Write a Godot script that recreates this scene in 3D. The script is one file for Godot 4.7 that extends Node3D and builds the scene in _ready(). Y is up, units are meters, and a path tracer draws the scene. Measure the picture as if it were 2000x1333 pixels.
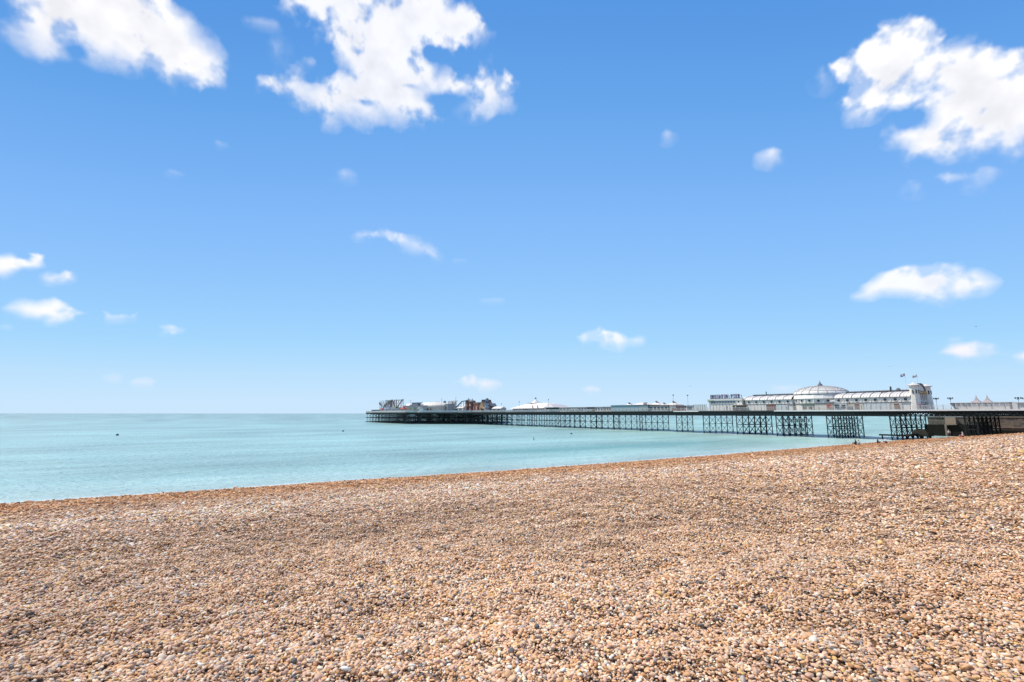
extends Node3D
# A shingle beach with a long iron pier running out to sea on a bright day.

const EYE := 7.2
const DECK := 8.25
const PO := Vector2(71.9, 181.3)          # a point of the pier's near edge: x and distance ahead
const PA := Vector2(-0.54843, 0.83619)    # along the pier, out to sea
const PQ := Vector2(-0.83619, -0.54843)   # across the pier, towards the open beach
const SE := Vector2(0.83867, 0.54464)     # along the shore
const SN := Vector2(0.54464, -0.83867)    # inland

var PB := Basis(Vector3(0.54843, 0, 0.83619), Vector3.UP, Vector3(-0.83619, 0, 0.54843))
var used := {}
var mats := {}
var wear: NoiseTexture2D
var n_big := FastNoiseLite.new()
var n_mid := FastNoiseLite.new()
var n_fine := FastNoiseLite.new()
var rng := RandomNumberGenerator.new()


class Mb:
	var v := PackedVector3Array()

	func tri(a: Vector3, b: Vector3, c: Vector3) -> void:
		v.append(a); v.append(c); v.append(b)

	func quad(a: Vector3, b: Vector3, c: Vector3, d: Vector3) -> void:
		tri(a, b, c); tri(a, c, d)

	func hexa(p: Array) -> void:   # 0-3 bottom, 4-7 top, counter-clockwise from above
		quad(p[3], p[2], p[1], p[0]); quad(p[4], p[5], p[6], p[7])
		for i in 4:
			var j := (i + 1) % 4
			quad(p[i], p[j], p[j + 4], p[i + 4])

	func box(c: Vector3, s: Vector3) -> Mb:
		var h := s * 0.5
		hexa([c + Vector3(-h.x, -h.y, h.z), c + Vector3(h.x, -h.y, h.z), c + Vector3(h.x, -h.y, -h.z), c + Vector3(-h.x, -h.y, -h.z),
			c + Vector3(-h.x, h.y, h.z), c + Vector3(h.x, h.y, h.z), c + Vector3(h.x, h.y, -h.z), c + Vector3(-h.x, h.y, -h.z)])
		return self

	func bar(a: Vector3, b: Vector3, w: float, h := -1.0) -> Mb:
		var d := (b - a).normalized()
		var s := (d.cross(Vector3.UP) if absf(d.y) < 0.95 else d.cross(Vector3.RIGHT)).normalized()
		var u := s.cross(d) * (w if h < 0 else h) * 0.5
		s *= w * 0.5
		hexa([a - s - u, a + s - u, b + s - u, b - s - u, a - s + u, a + s + u, b + s + u, b - s + u])
		return self

	func prism(pts: Array, z0: float, z1: float, flat := false) -> Mb:   # outline in x, y drawn out along z; flat: outline in x, z drawn out along y
		var p := PackedVector2Array(pts)
		var area := 0.0
		for i in p.size():
			area += p[i].cross(p[(i + 1) % p.size()])
		if area < 0:
			p.reverse()
		var at := func(q: Vector2, z: float) -> Vector3: return Vector3(q.x, z, -q.y) if flat else Vector3(q.x, q.y, z)
		var k := Geometry2D.triangulate_polygon(p)
		for i in range(0, k.size(), 3):
			var a := p[k[i]]
			var b := p[k[i + 1]]
			var c := p[k[i + 2]]
			if (b - a).cross(c - a) < 0:
				var swap := b
				b = c
				c = swap
			tri(at.call(a, z1), at.call(b, z1), at.call(c, z1))
			tri(at.call(c, z0), at.call(b, z0), at.call(a, z0))
		for i in p.size():
			var a := p[i]
			var b := p[(i + 1) % p.size()]
			quad(at.call(a, z0), at.call(b, z0), at.call(b, z1), at.call(a, z1))
		return self

	func lathe(c: Vector3, prof: Array, n: int, turn := 0.0) -> Mb:   # (radius, height) from the bottom up
		for i in n:
			var a := TAU * i / n + turn
			var b := TAU * (i + 1) / n + turn
			for k in prof.size() - 1:
				var r: Vector2 = prof[k]
				var t: Vector2 = prof[k + 1]
				var p0 := c + Vector3(cos(a) * r.x, r.y, -sin(a) * r.x)
				var p1 := c + Vector3(cos(b) * r.x, r.y, -sin(b) * r.x)
				var p2 := c + Vector3(cos(b) * t.x, t.y, -sin(b) * t.x)
				var p3 := c + Vector3(cos(a) * t.x, t.y, -sin(a) * t.x)
				if r.x > 0.0005:
					tri(p0, p1, p2)
				if t.x > 0.0005:
					tri(p0, p2, p3)
		return self

	func mesh(smooth := false) -> ArrayMesh:
		if smooth:
			var st := SurfaceTool.new()
			st.begin(Mesh.PRIMITIVE_TRIANGLES)
			st.set_smooth_group(0)
			for p in v:
				st.add_vertex(p)
			st.index()
			st.generate_normals()
			return st.commit()
		var nn := PackedVector3Array()
		nn.resize(v.size())
		for i in range(0, v.size(), 3):
			var q := (v[i + 2] - v[i]).cross(v[i + 1] - v[i]).normalized()
			nn[i] = q; nn[i + 1] = q; nn[i + 2] = q
		var arr := []
		arr.resize(Mesh.ARRAY_MAX)
		arr[Mesh.ARRAY_VERTEX] = v
		arr[Mesh.ARRAY_NORMAL] = nn
		var m := ArrayMesh.new()
		m.add_surface_from_arrays(Mesh.PRIMITIVE_TRIANGLES, arr)
		return m


func lin(r: float, g: float, b: float) -> Color:
	return Color(r, g, b).linear_to_srgb()


func mat(r: float, g: float, b: float, rough := 0.8, metal := 0.0, worn := true) -> StandardMaterial3D:
	var key := [r, g, b, rough, metal, worn]
	if not mats.has(key):
		var m := StandardMaterial3D.new()
		m.albedo_color = lin(r, g, b)
		m.roughness = rough
		m.metallic = metal
		if worn:
			m.albedo_texture = wear
			m.uv1_triplanar = true
			m.uv1_world_triplanar = true
			m.uv1_scale = Vector3(0.21, 0.13, 0.21)
		mats[key] = m
	return mats[key]


func numbered(n: String) -> String:
	used[n] = used.get(n, -1) + 1
	return n if used[n] == 0 else "%s_%03d" % [n, used[n]]


func tag(o: Node3D, label: String, category: String, group := "") -> Node3D:
	o.set_meta("label", label)
	o.set_meta("category", category)
	if group:
		o.set_meta("group", group)
	return o


func obj(n: String, what, m: Material, parent: Node = null, at := Vector3.ZERO, smooth := false) -> MeshInstance3D:
	var o := MeshInstance3D.new()
	o.mesh = what.mesh(smooth) if what is Mb else what
	o.material_override = null
	for i in o.mesh.get_surface_count():
		o.set_surface_override_material(i, m)
	o.position = at
	if parent == null:
		o.name = numbered(n)
		add_child(o)
	else:
		o.name = n
		parent.add_child(o, true)
	return o


func pier_at(t: float, q: float, y: float) -> Vector3:
	var p := PO + PA * t + PQ * q
	return Vector3(p.x, y, -p.y)


# A thing on the pier: its own x runs landward, its z towards the open beach.
func thing(n: String, label: String, category: String, t: float, q: float, y := DECK, group := "") -> Node3D:
	var o := Node3D.new()
	o.name = numbered(n)
	add_child(o)
	o.transform = Transform3D(PB, pier_at(t, q, y))
	tag(o, label, category, group)
	return o


func ground_thing(n: String, label: String, category: String, at: Vector3, turn := 0.0, group := "") -> Node3D:
	var o := Node3D.new()
	o.name = numbered(n)
	add_child(o)
	o.position = at
	o.rotation.y = turn
	tag(o, label, category, group)
	return o


func another(o: Node3D, at: Vector3, label: String) -> Node3D:
	var c: Node3D = o.duplicate()
	var base := String(o.name)
	var cut := base.rfind("_")
	if cut > 0 and base.substr(cut + 1).is_valid_int():
		base = base.substr(0, cut)
	c.name = numbered(base)
	add_child(c)
	c.position = at
	c.set_meta("label", label)
	return c


func noise(seed_: int, freq: float, octaves: int, kind := FastNoiseLite.TYPE_SIMPLEX_SMOOTH) -> FastNoiseLite:
	var n := FastNoiseLite.new()
	n.seed = seed_
	n.frequency = freq
	n.noise_type = kind
	n.fractal_type = FastNoiseLite.FRACTAL_FBM if octaves > 1 else FastNoiseLite.FRACTAL_NONE
	n.fractal_octaves = octaves
	return n


func noise_tex(n: FastNoiseLite, size: int, ramp: Gradient = null, normal := false, strength := 4.0) -> NoiseTexture2D:
	var t := NoiseTexture2D.new()
	t.width = size
	t.height = size
	t.seamless = true
	t.noise = n
	t.as_normal_map = normal
	t.bump_strength = strength
	if ramp:
		t.color_ramp = ramp
	return t


func steps(x: float, xs: Array, ys: Array) -> float:
	if x <= xs[0]:
		return ys[0]
	for i in range(1, xs.size()):
		if x < xs[i]:
			return lerpf(ys[i - 1], ys[i], (x - xs[i - 1]) / (xs[i] - xs[i - 1]))
	return ys[-1]


# ---------------------------------------------------------------- the sky
func sky_color(el: float) -> Color:
	var xs := [0.0, 2.0, 4.5, 8.6, 12.7, 17.5, 24.6, 35.0, 44.0, 60.0, 90.0]
	var r := [204.0, 200.0, 189.0, 166.0, 154.0, 143.0, 129.0, 105.0, 90.0, 76.0, 68.0]
	var g := [231.0, 230.0, 226.0, 216.0, 206.0, 196.0, 184.0, 167.0, 153.0, 139.0, 130.0]
	var b := [254.0, 254.0, 254.0, 254.0, 254.0, 252.0, 248.0, 236.0, 227.0, 217.0, 210.0]
	return Color(steps(el, xs, r) / 255.0, steps(el, xs, g) / 255.0, steps(el, xs, b) / 255.0).srgb_to_linear()


func make_sky() -> ImageTexture:
	var w := 4096
	var h := 2048
	# the air: darker with height, and a little darker towards both sides
	var im := Image.create_empty(128, 1024, false, Image.FORMAT_RGBF)
	for row in 1024:
		var el := 90.0 - 180.0 * (row + 0.5) / 1024.0
		for k in 128:
			var az := TAU * (k + 0.5) / 128.0
			im.set_pixel(k, row, sky_color(maxf(el, 0.0) * (1.0 + 0.55 * sin(az) ** 2 * cos(deg_to_rad(el)))) if el > -1.0 else Color(0.35, 0.5, 0.52))
	im.resize(w, h, Image.INTERPOLATE_BILINEAR)
	# the clouds: outlines in degrees (bearing from straight ahead, height), then softness, reach of the ragged edge, body
	var shapes := [
		[[-50.3, 35.1, -49.6, 31.5, -49.2, 31.2, -49.3, 30.6, -50.0, 30.1, -49.9, 29.8, -48.9, 29.6, -48.4, 29.3, -47.4, 29.2, -46.7, 29.5, -46.5, 30.3, -45.9, 30.8, -45.4, 30.9, -44.7, 30.4, -43.0, 30.8, -41.8, 30.9, -40.4, 31.0, -38.5, 30.9, -36.5, 31.2, -34.7, 31.9, -34.0, 33.0, -33.9, 33.7, -34.8, 34.6, -35.6, 35.1, -36.3, 35.4, -37.2, 36.1, -38.3, 36.3, -39.0, 36.7, -40.5, 39.9], 0.42, 0.55, 1.0],
		[[-28.4, 42.9, -28.1, 40.2, -26.5, 40.2, -25.0, 40.3, -23.6, 40.3, -24.1, 39.1, -23.7, 38.3, -22.2, 38.0, -21.4, 37.0, -20.8, 36.4, -22.9, 35.5, -24.0, 34.7, -24.9, 34.3, -26.0, 34.7, -27.1, 35.0, -28.4, 34.1, -30.3, 33.6, -30.0, 33.1, -28.0, 32.7, -25.8, 32.5, -23.5, 32.2, -22.8, 31.4, -21.7, 32.3, -19.3, 32.1, -16.9, 32.6, -13.2, 33.1, -10.0, 33.6, -10.8, 35.0, -11.0, 35.8, -8.7, 35.9, -6.7, 36.4, -5.1, 36.6, -4.4, 35.6, -4.7, 34.5, -3.4, 34.4, -1.0, 35.2, -0.5, 37.6, -3.1, 38.4, -4.8, 37.9, -6.8, 37.1, -8.1, 37.8, -9.8, 37.6, -10.8, 38.5, -11.4, 40.0, -10.2, 39.7, -7.2, 40.3, -4.8, 41.2, -3.5, 42.2, -4.5, 43.1, -6.6, 43.6, -8.3, 43.4, -9.1, 46.2], 0.48, 0.8, 0.92],
		[[36.6, 32.9, 37.4, 33.0, 38.5, 32.8, 39.7, 33.8, 41.0, 33.9, 41.2, 34.2, 42.6, 34.0, 44.1, 33.5, 44.8, 33.0, 45.0, 32.4, 45.2, 31.6, 45.0, 31.2, 46.2, 30.5, 47.9, 29.9, 49.0, 29.0, 50.2, 28.3, 53.2, 26.2, 53.5, 22.8, 51.5, 21.4, 49.3, 22.0, 48.8, 21.2, 47.5, 22.1, 46.2, 22.2, 44.8, 22.1, 43.8, 22.2, 42.6, 22.9, 41.8, 24.1, 40.9, 24.9, 41.2, 25.6, 42.5, 25.6, 43.6, 25.6, 43.0, 26.4, 43.3, 27.2, 44.2, 27.7, 42.9, 27.6, 41.4, 27.6, 39.4, 27.7, 37.9, 28.0, 37.5, 29.7, 38.0, 30.6, 37.2, 31.6], 0.42, 0.55, 1.0],
		[[-49.8, 12.3, -47.5, 13.0, -46.5, 12.8, -46.4, 13.2, -46.6, 13.4, -46.1, 13.6, -45.6, 13.5, -45.7, 12.5, -46.3, 12.1, -47.2, 11.8, -47.8, 11.3, -49.7, 10.9], 0.2, 0.22, 1.0],
		[[-45.7, 11.7, -45.2, 12.1, -44.6, 12.2, -44.2, 12.5, -43.8, 12.4, -43.6, 11.8, -44.1, 11.5, -45.1, 11.2, -45.5, 11.4], 0.22, 0.2, 0.85],
		[[-47.3, 8.7, -46.6, 9.3, -45.7, 9.4, -44.6, 10.0, -43.8, 9.7, -43.0, 9.2, -42.1, 9.0, -43.0, 8.5, -43.1, 8.1, -44.7, 7.8, -45.1, 8.1, -46.2, 8.1], 0.22, 0.2, 0.97],
		[[-18.7, 20.2, -16.0, 21.2, -12.7, 20.6, -9.9, 19.4, -9.4, 18.4, -11.4, 19.0, -14.5, 19.9, -16.6, 20.0], 0.4, 0.45, 0.62],
		[[36.6, 11.3, 37.3, 11.6, 37.4, 12.2, 38.4, 12.7, 39.3, 13.2, 40.6, 13.4, 41.7, 13.4, 42.8, 13.3, 44.1, 12.9, 44.4, 12.1, 45.2, 12.1, 46.2, 11.0, 45.6, 10.4, 44.2, 10.3, 43.1, 9.9, 41.4, 10.4, 40.6, 11.1, 38.5, 11.5, 37.7, 11.2], 0.3, 0.25, 0.92],
		[[42.2, 5.4, 43.0, 6.0, 44.6, 6.3, 45.6, 5.8, 46.1, 5.0, 45.2, 4.7, 43.6, 4.8], 0.25, 0.15, 0.95],
		[[7.8, 9.1, 8.7, 9.8, 10.5, 10.2, 11.4, 9.7, 12.6, 9.6, 13.8, 8.9, 15.5, 8.7, 15.6, 8.2, 13.7, 8.2, 12.8, 7.6, 11.1, 8.1, 8.7, 8.5], 0.35, 0.2, 0.85],
		[[-7.2, 3.7, -5.8, 4.5, -4.6, 4.9, -4.0, 4.2, -2.5, 4.0, -1.4, 3.6, -2.8, 3.0, -4.3, 3.0, -5.5, 3.3], 0.28, 0.18, 0.85],
		[[42.9, 21.0, 44.3, 21.1, 45.6, 20.6, 46.5, 21.1, 47.2, 20.2, 47.0, 19.7, 46.2, 19.4, 44.9, 20.1, 43.6, 20.6], 0.45, 0.5, 0.5],
		[[29.0, 26.8, 29.7, 27.1, 30.7, 27.1, 31.2, 26.8, 31.0, 25.9, 30.2, 25.7, 29.3, 26.1], 0.45, 0.3, 0.75],
		[[-32.0, 38.0, -30.7, 38.5, -29.1, 38.6, -29.1, 38.4, -30.9, 38.0], 0.3, 0.3, 0.5],
		[[46.8, 4.7, 47.5, 5.1, 48.4, 4.8, 48.1, 4.2, 47.1, 4.4], 0.25, 0.12, 0.9],
		[[-41.4, 9.3, -41.1, 9.5, -40.7, 9.1, -39.8, 9.3, -39.4, 9.1, -38.8, 9.4, -39.0, 8.9, -40.0, 8.7, -40.9, 8.6], 0.25, 0.2, 0.65],
		[[-37.0, 8.4, -36.4, 8.7, -35.6, 8.6, -34.7, 8.4, -35.1, 7.8, -35.9, 7.6, -36.6, 7.8], 0.3, 0.2, 0.62],
	]
	for e in [[-20.6, 26.5, 1.1, 0.5, 0.35], [-33.4, 26.8, 0.6, 0.25, 0.2], [-36.8, 23.2, 0.8, 0.15, 0.2], [-2.7, 13.6, 1.7, 0.2, 0.2], [-6.4, 18.2, 0.8, 0.25, 0.2], [19.5, 30.6, 0.5, 0.5, 0.45], [-28.9, 36.3, 0.9, 0.9, 0.25], [-25.2, 36.3, 0.5, 0.3, 0.35], [35.8, 32.2, 0.3, 0.8, 0.4], [42.1, 20.5, 0.6, 0.5, 0.35], [9.4, 2.9, 1.2, 0.35, 0.5], [-37.7, 3.0, 0.8, 0.25, 0.45], [-40.1, 3.2, 0.5, 0.25, 0.35], [30.1, 2.6, 1.5, 0.4, 0.35], [-47.3, 7.1, 0.7, 0.15, 0.25], [43.3, 6.5, 0.35, 0.18, 0.3], [-5.0, 34.8, 1.7, 0.8, 0.3]]:
		var ring := []
		for k in 9:
			ring.append(e[0] + e[2] * cos(TAU * k / 9))
			ring.append(e[1] + e[3] * sin(TAU * k / 9))
		shapes.append([ring, maxf(0.25, e[3] * 0.9), 0.35, e[4]])
	# the same kind of clouds all round, behind the beach
	rng.seed = 77
	for k in 34:
		var az := rng.randf_range(66.0, 294.0)
		var el := 4.0 + 40.0 * rng.randf() ** 1.6
		var size := 0.8 + el * 0.11 * rng.randf_range(0.4, 1.4)
		var ring := []
		for j in 11:
			var far := size * rng.randf_range(0.7, 1.3)
			ring.append(az + 1.9 * far * cos(TAU * j / 11) / cos(deg_to_rad(el)))
			ring.append(el + 0.75 * far * sin(TAU * j / 11))
		shapes.append([ring, 0.35, 0.3 + size * 0.12, 0.92])
	var holes := [[-17.7, 39.3, 1.8, 0.3], [-15.7, 38.1, 1.9, 0.3], [-18.7, 33.9, 1.7, 0.4], [-13.6, 36.1, 1.4, 0.3], [-8.7, 35.2, 2.0, 0.5], [-10.8, 39.2, 1.0, 0.6], [-25.4, 34.9, 0.8, 0.4], [43.2, 26.3, 0.7, 0.4], [42.0, 26.0, 0.6, 0.4], [-45.7, 30.5, 0.7, 0.4]]   # gaps in the big clouds
	var edge := noise(5, 1.0, 5)
	edge.fractal_gain = 0.55
	var puff := noise(9, 1.0, 4)
	var lump := noise(14, 1.0, 3, FastNoiseLite.TYPE_CELLULAR)
	lump.cellular_return_type = FastNoiseLite.RETURN_DISTANCE
	lump.cellular_jitter = 0.9
	lump.fractal_gain = 0.55
	for s in shapes:
		var xy: Array = s[0]
		var n := xy.size() / 2
		var lo := Vector2(1e9, 1e9)
		var hi := -lo
		for k in n:
			lo = lo.min(Vector2(xy[2 * k], xy[2 * k + 1]))
			hi = hi.max(Vector2(xy[2 * k], xy[2 * k + 1]))
		var mid := (lo + hi) * 0.5
		var squeeze := cos(deg_to_rad(mid.y))
		var pts := PackedVector2Array()
		for k in n:
			pts.append(Vector2((xy[2 * k] - mid.x) * squeeze, xy[2 * k + 1] - mid.y))
		var soft: float = s[1]
		var reach: float = s[2]
		var body: float = s[3]
		var pad := soft + reach * 1.2
		var wide := (hi - lo) * 0.5
		for row in range(int((90.0 - hi.y - pad) / 180.0 * h), int((90.0 - lo.y + pad) / 180.0 * h) + 1):
			var el := 90.0 - 180.0 * (row + 0.5) / h
			var ce := cos(deg_to_rad(el))
			for col in range(int(floor((lo.x - pad / squeeze) / 360.0 * w)), int((hi.x + pad / squeeze) / 360.0 * w) + 1):
				var az := 360.0 * (col + 0.5) / w
				var p := Vector2((az - mid.x) * squeeze, el - mid.y)
				var d := 1e9
				var inside := false
				for i in n:
					var a := pts[i]
					var b := pts[i - 1]
					var ab := b - a
					var ap := p - a
					d = minf(d, (ap - ab * clampf(ap.dot(ab) / ab.length_squared(), 0.0, 1.0)).length_squared())
					if (a.y > p.y) != (b.y > p.y) and p.x < ab.x * (p.y - a.y) / ab.y + a.x:
						inside = not inside
				d = sqrt(d) * (1.0 if inside else -1.0)
				if d < -pad:
					continue
				var ra := deg_to_rad(az)
				var dir := Vector3(sin(ra) * ce, sin(deg_to_rad(el)), -cos(ra) * ce)
				var k1 := edge.get_noise_3dv(dir * 26.0)
				var k2 := puff.get_noise_3dv(dir * 13.0 + Vector3(7, 0, 0))
				var k3 := edge.get_noise_3dv(dir * 95.0 + Vector3(3, 1, 2))
				var b1 := -lump.get_noise_3dv((dir + Vector3(k1, k2, -k1) * 0.006) * 30.0) - 0.5
				var v := d + reach * (k1 * 1.0 + 0.1 * k3 + 0.5 * k2 + 0.65 * b1) + (0.12 if wide.y > 1.5 else -0.06)
				for g in holes:
					if absf(az - g[0]) < g[2] * 2.5 and absf(el - g[1]) < g[3] * 2.5:
						v -= 1.5 * exp(-((az - g[0]) / g[2]) ** 2 - ((el - g[1]) / g[3]) ** 2) * (1.0 + 2.0 * k1)
				var fray := soft * clampf(1.4 + 3.2 * k2 - 1.0 * p.y / maxf(wide.y, 0.5), 0.6, 3.4)
				var alpha := smoothstep(-fray, fray * 1.5, v) * body * clampf(0.9 + 1.3 * k2 + 0.9 * k1 + 0.2 * b1 + maxf(v - 0.5, 0.0) * 0.3, 0.3, 1.0)
				if alpha <= 0.003:
					continue
				# thicker parts and undersides are a little greyer
				var grey := clampf(smoothstep(0.2, 2.2, d) * (0.42 + 1.1 * puff.get_noise_3dv(dir * 12.0) - 0.9 * b1) - 0.3 * p.y / maxf(wide.y, 0.5), 0.0, 1.0)
				var white := Color(1.03, 1.03, 1.06).lerp(Color(0.72, 0.735, 0.80), grey * 0.55)
				if mid.y < 6.0:
					white = white.lerp(Color(0.93, 0.88, 0.97), 0.5)
				var x := posmod(col, w)
				im.set_pixel(x, row, im.get_pixel(x, row).lerp(white, minf(alpha, 1.0)))
	return ImageTexture.create_from_image(im)


# ---------------------------------------------------------------- the shore
func shore(x: float, f: float) -> Vector2:   # (metres inland of the water's edge, metres along it)
	var u := x * SE.x + f * SE.y
	var c := steps(u, [-60.0, -13.0, 0.0, 15.0, 30.0, 55.0, 90.0, 130.0, 158.0, 182.0, 210.0, 240.0, 300.0], [58.5, 55.6, 54.8, 54.0, 52.8, 52.2, 52.3, 52.9, 53.0, 51.6, 50.4, 49.2, 47.0])
	return Vector2(x * SN.x + f * SN.y + c, u)


func beach_height(x: float, f: float) -> float:
	var su := shore(x, f)
	var s := su.x
	if s < 0.0:
		return maxf(0.13 * s, -4.0)
	var h := steps(s, [0.0, 10.0, 20.0, 30.0, 36.0, 42.0, 48.0, 55.0, 64.0, 90.0, 400.0], [0.0, 1.17, 2.33, 3.44, 4.08, 4.63, 5.13, 5.64, 6.2, 6.9, 7.4])
	var some := clampf((s - 0.5) / 4.0, 0.0, 1.0)
	return h + some * (0.09 * n_big.get_noise_2d(x, f) + 0.045 * sin(s * 1.25 + 2.2 * n_big.get_noise_2d(x * 0.4, f * 0.4)) * smoothstep(39.0, 44.0, s) + 0.085 * n_mid.get_noise_2d(x, f) + 0.035 * n_fine.get_noise_2d(x, f))


# how the shingle's tone changes up the beach: damp and orange by the water, a pale dry ridge, mixed above
func beach_tone(s: float, x: float, f: float) -> Color:
	var ridge := exp(-((s - 36.0 - 1.5 * n_big.get_noise_2d(x * 0.5, f * 0.5)) / 3.6) ** 2)
	var low := 1.0 - smoothstep(20.0, 33.0, s)
	var c := Color(1, 1, 1).lerp(Color(0.86, 0.68, 0.50), low * 0.9)
	c = c.lerp(Color(1.28, 1.34, 1.46), ridge)
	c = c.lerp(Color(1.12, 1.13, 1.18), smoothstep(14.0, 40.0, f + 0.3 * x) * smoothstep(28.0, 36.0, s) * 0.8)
	var wet := 1.0 - smoothstep(0.25, 1.0, s)
	c = c.lerp(Color(0.62, 0.52, 0.45), wet * 0.8)
	var k := 1.0 + 0.16 * n_big.get_noise_2d(x * 0.7 + 40.0, f * 0.7)
	return Color(c.r * k, c.g * k, c.b * k)


# sheet of rings round the place where one stands, fine where it is near
func rings(radii: PackedFloat32Array, height: Callable, tint: Callable) -> ArrayMesh:
	var angles := PackedFloat32Array()
	for i in 281:
		angles.append(-70.0 + 0.5 * i)
	for i in range(1, 44):
		angles.append(70.0 + 5.0 * i)
	var n := angles.size()
	var v := PackedVector3Array()
	var c := PackedColorArray()
	var idx := PackedInt32Array()
	for r in radii:
		for a in angles:
			var x := r * sin(deg_to_rad(a))
			var f := r * cos(deg_to_rad(a))
			v.append(Vector3(x, height.call(x, f, r), -f))
			c.append(tint.call(x, f, r))
	for i in radii.size() - 1:
		for k in n:
			var k2 := (k + 1) % n
			var a := i * n + k
			var b := i * n + k2
			idx.append_array([a, a + n, b + n, a, b + n, b])
	var nn := PackedVector3Array()
	nn.resize(v.size())
	for i in range(0, idx.size(), 3):
		var q := (v[idx[i + 2]] - v[idx[i]]).cross(v[idx[i + 1]] - v[idx[i]])
		nn[idx[i]] += q; nn[idx[i + 1]] += q; nn[idx[i + 2]] += q
	for i in nn.size():
		nn[i] = nn[i].normalized() if nn[i].length_squared() > 0 else Vector3.UP
	var arr := []
	arr.resize(Mesh.ARRAY_MAX)
	arr[Mesh.ARRAY_VERTEX] = v
	arr[Mesh.ARRAY_NORMAL] = nn
	arr[Mesh.ARRAY_COLOR] = c
	arr[Mesh.ARRAY_INDEX] = idx
	var m := ArrayMesh.new()
	m.add_surface_from_arrays(Mesh.PRIMITIVE_TRIANGLES, arr)
	return m


func geometric(from: float, to: float, ratio: float) -> PackedFloat32Array:
	var out := PackedFloat32Array()
	var r := from
	while r < to:
		out.append(r)
		r *= ratio
	return out


const STONES := [[0.665, 0.383, 0.188, 23], [0.735, 0.498, 0.306, 22], [0.645, 0.408, 0.288, 17], [0.79, 0.635, 0.465, 14], [0.43, 0.23, 0.105, 10], [0.34, 0.29, 0.245, 4], [0.14, 0.13, 0.12, 3], [0.50, 0.43, 0.37, 3], [0.80, 0.73, 0.62, 3], [0.66, 0.44, 0.16, 4], [0.27, 0.16, 0.10, 4]]


func stone_color(p: float) -> Color:
	var sum := 0.0
	for s in STONES:
		sum += s[3]
		if p * 106.0 < sum:
			return Color(s[0], s[1], s[2])
	return Color(0.6, 0.4, 0.25)


func stone_mesh(seed_: int, rows: int, cols: int) -> ArrayMesh:
	var n := noise(seed_, 0.9, 2)
	var mb := Mb.new()
	var at := func(i: int, j: int) -> Vector3:
		var a := PI * i / rows
		var b := TAU * (j % cols) / cols
		var d := Vector3(sin(a) * cos(b), cos(a), sin(a) * sin(b))
		var e := Vector3(d.x * 1.0, d.y * 0.52, d.z * 0.76)
		return e * (0.5 + 0.13 * n.get_noise_3dv(d * 1.1))
	for i in rows:
		for j in cols:
			var p0: Vector3 = at.call(i, j)
			var p1: Vector3 = at.call(i + 1, j)
			var p2: Vector3 = at.call(i + 1, j + 1)
			var p3: Vector3 = at.call(i, j + 1)
			if i > 0:
				mb.tri(p0, p3, p2)
			if i < rows - 1:
				mb.tri(p0, p2, p1)
	return mb.mesh(true)


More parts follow.
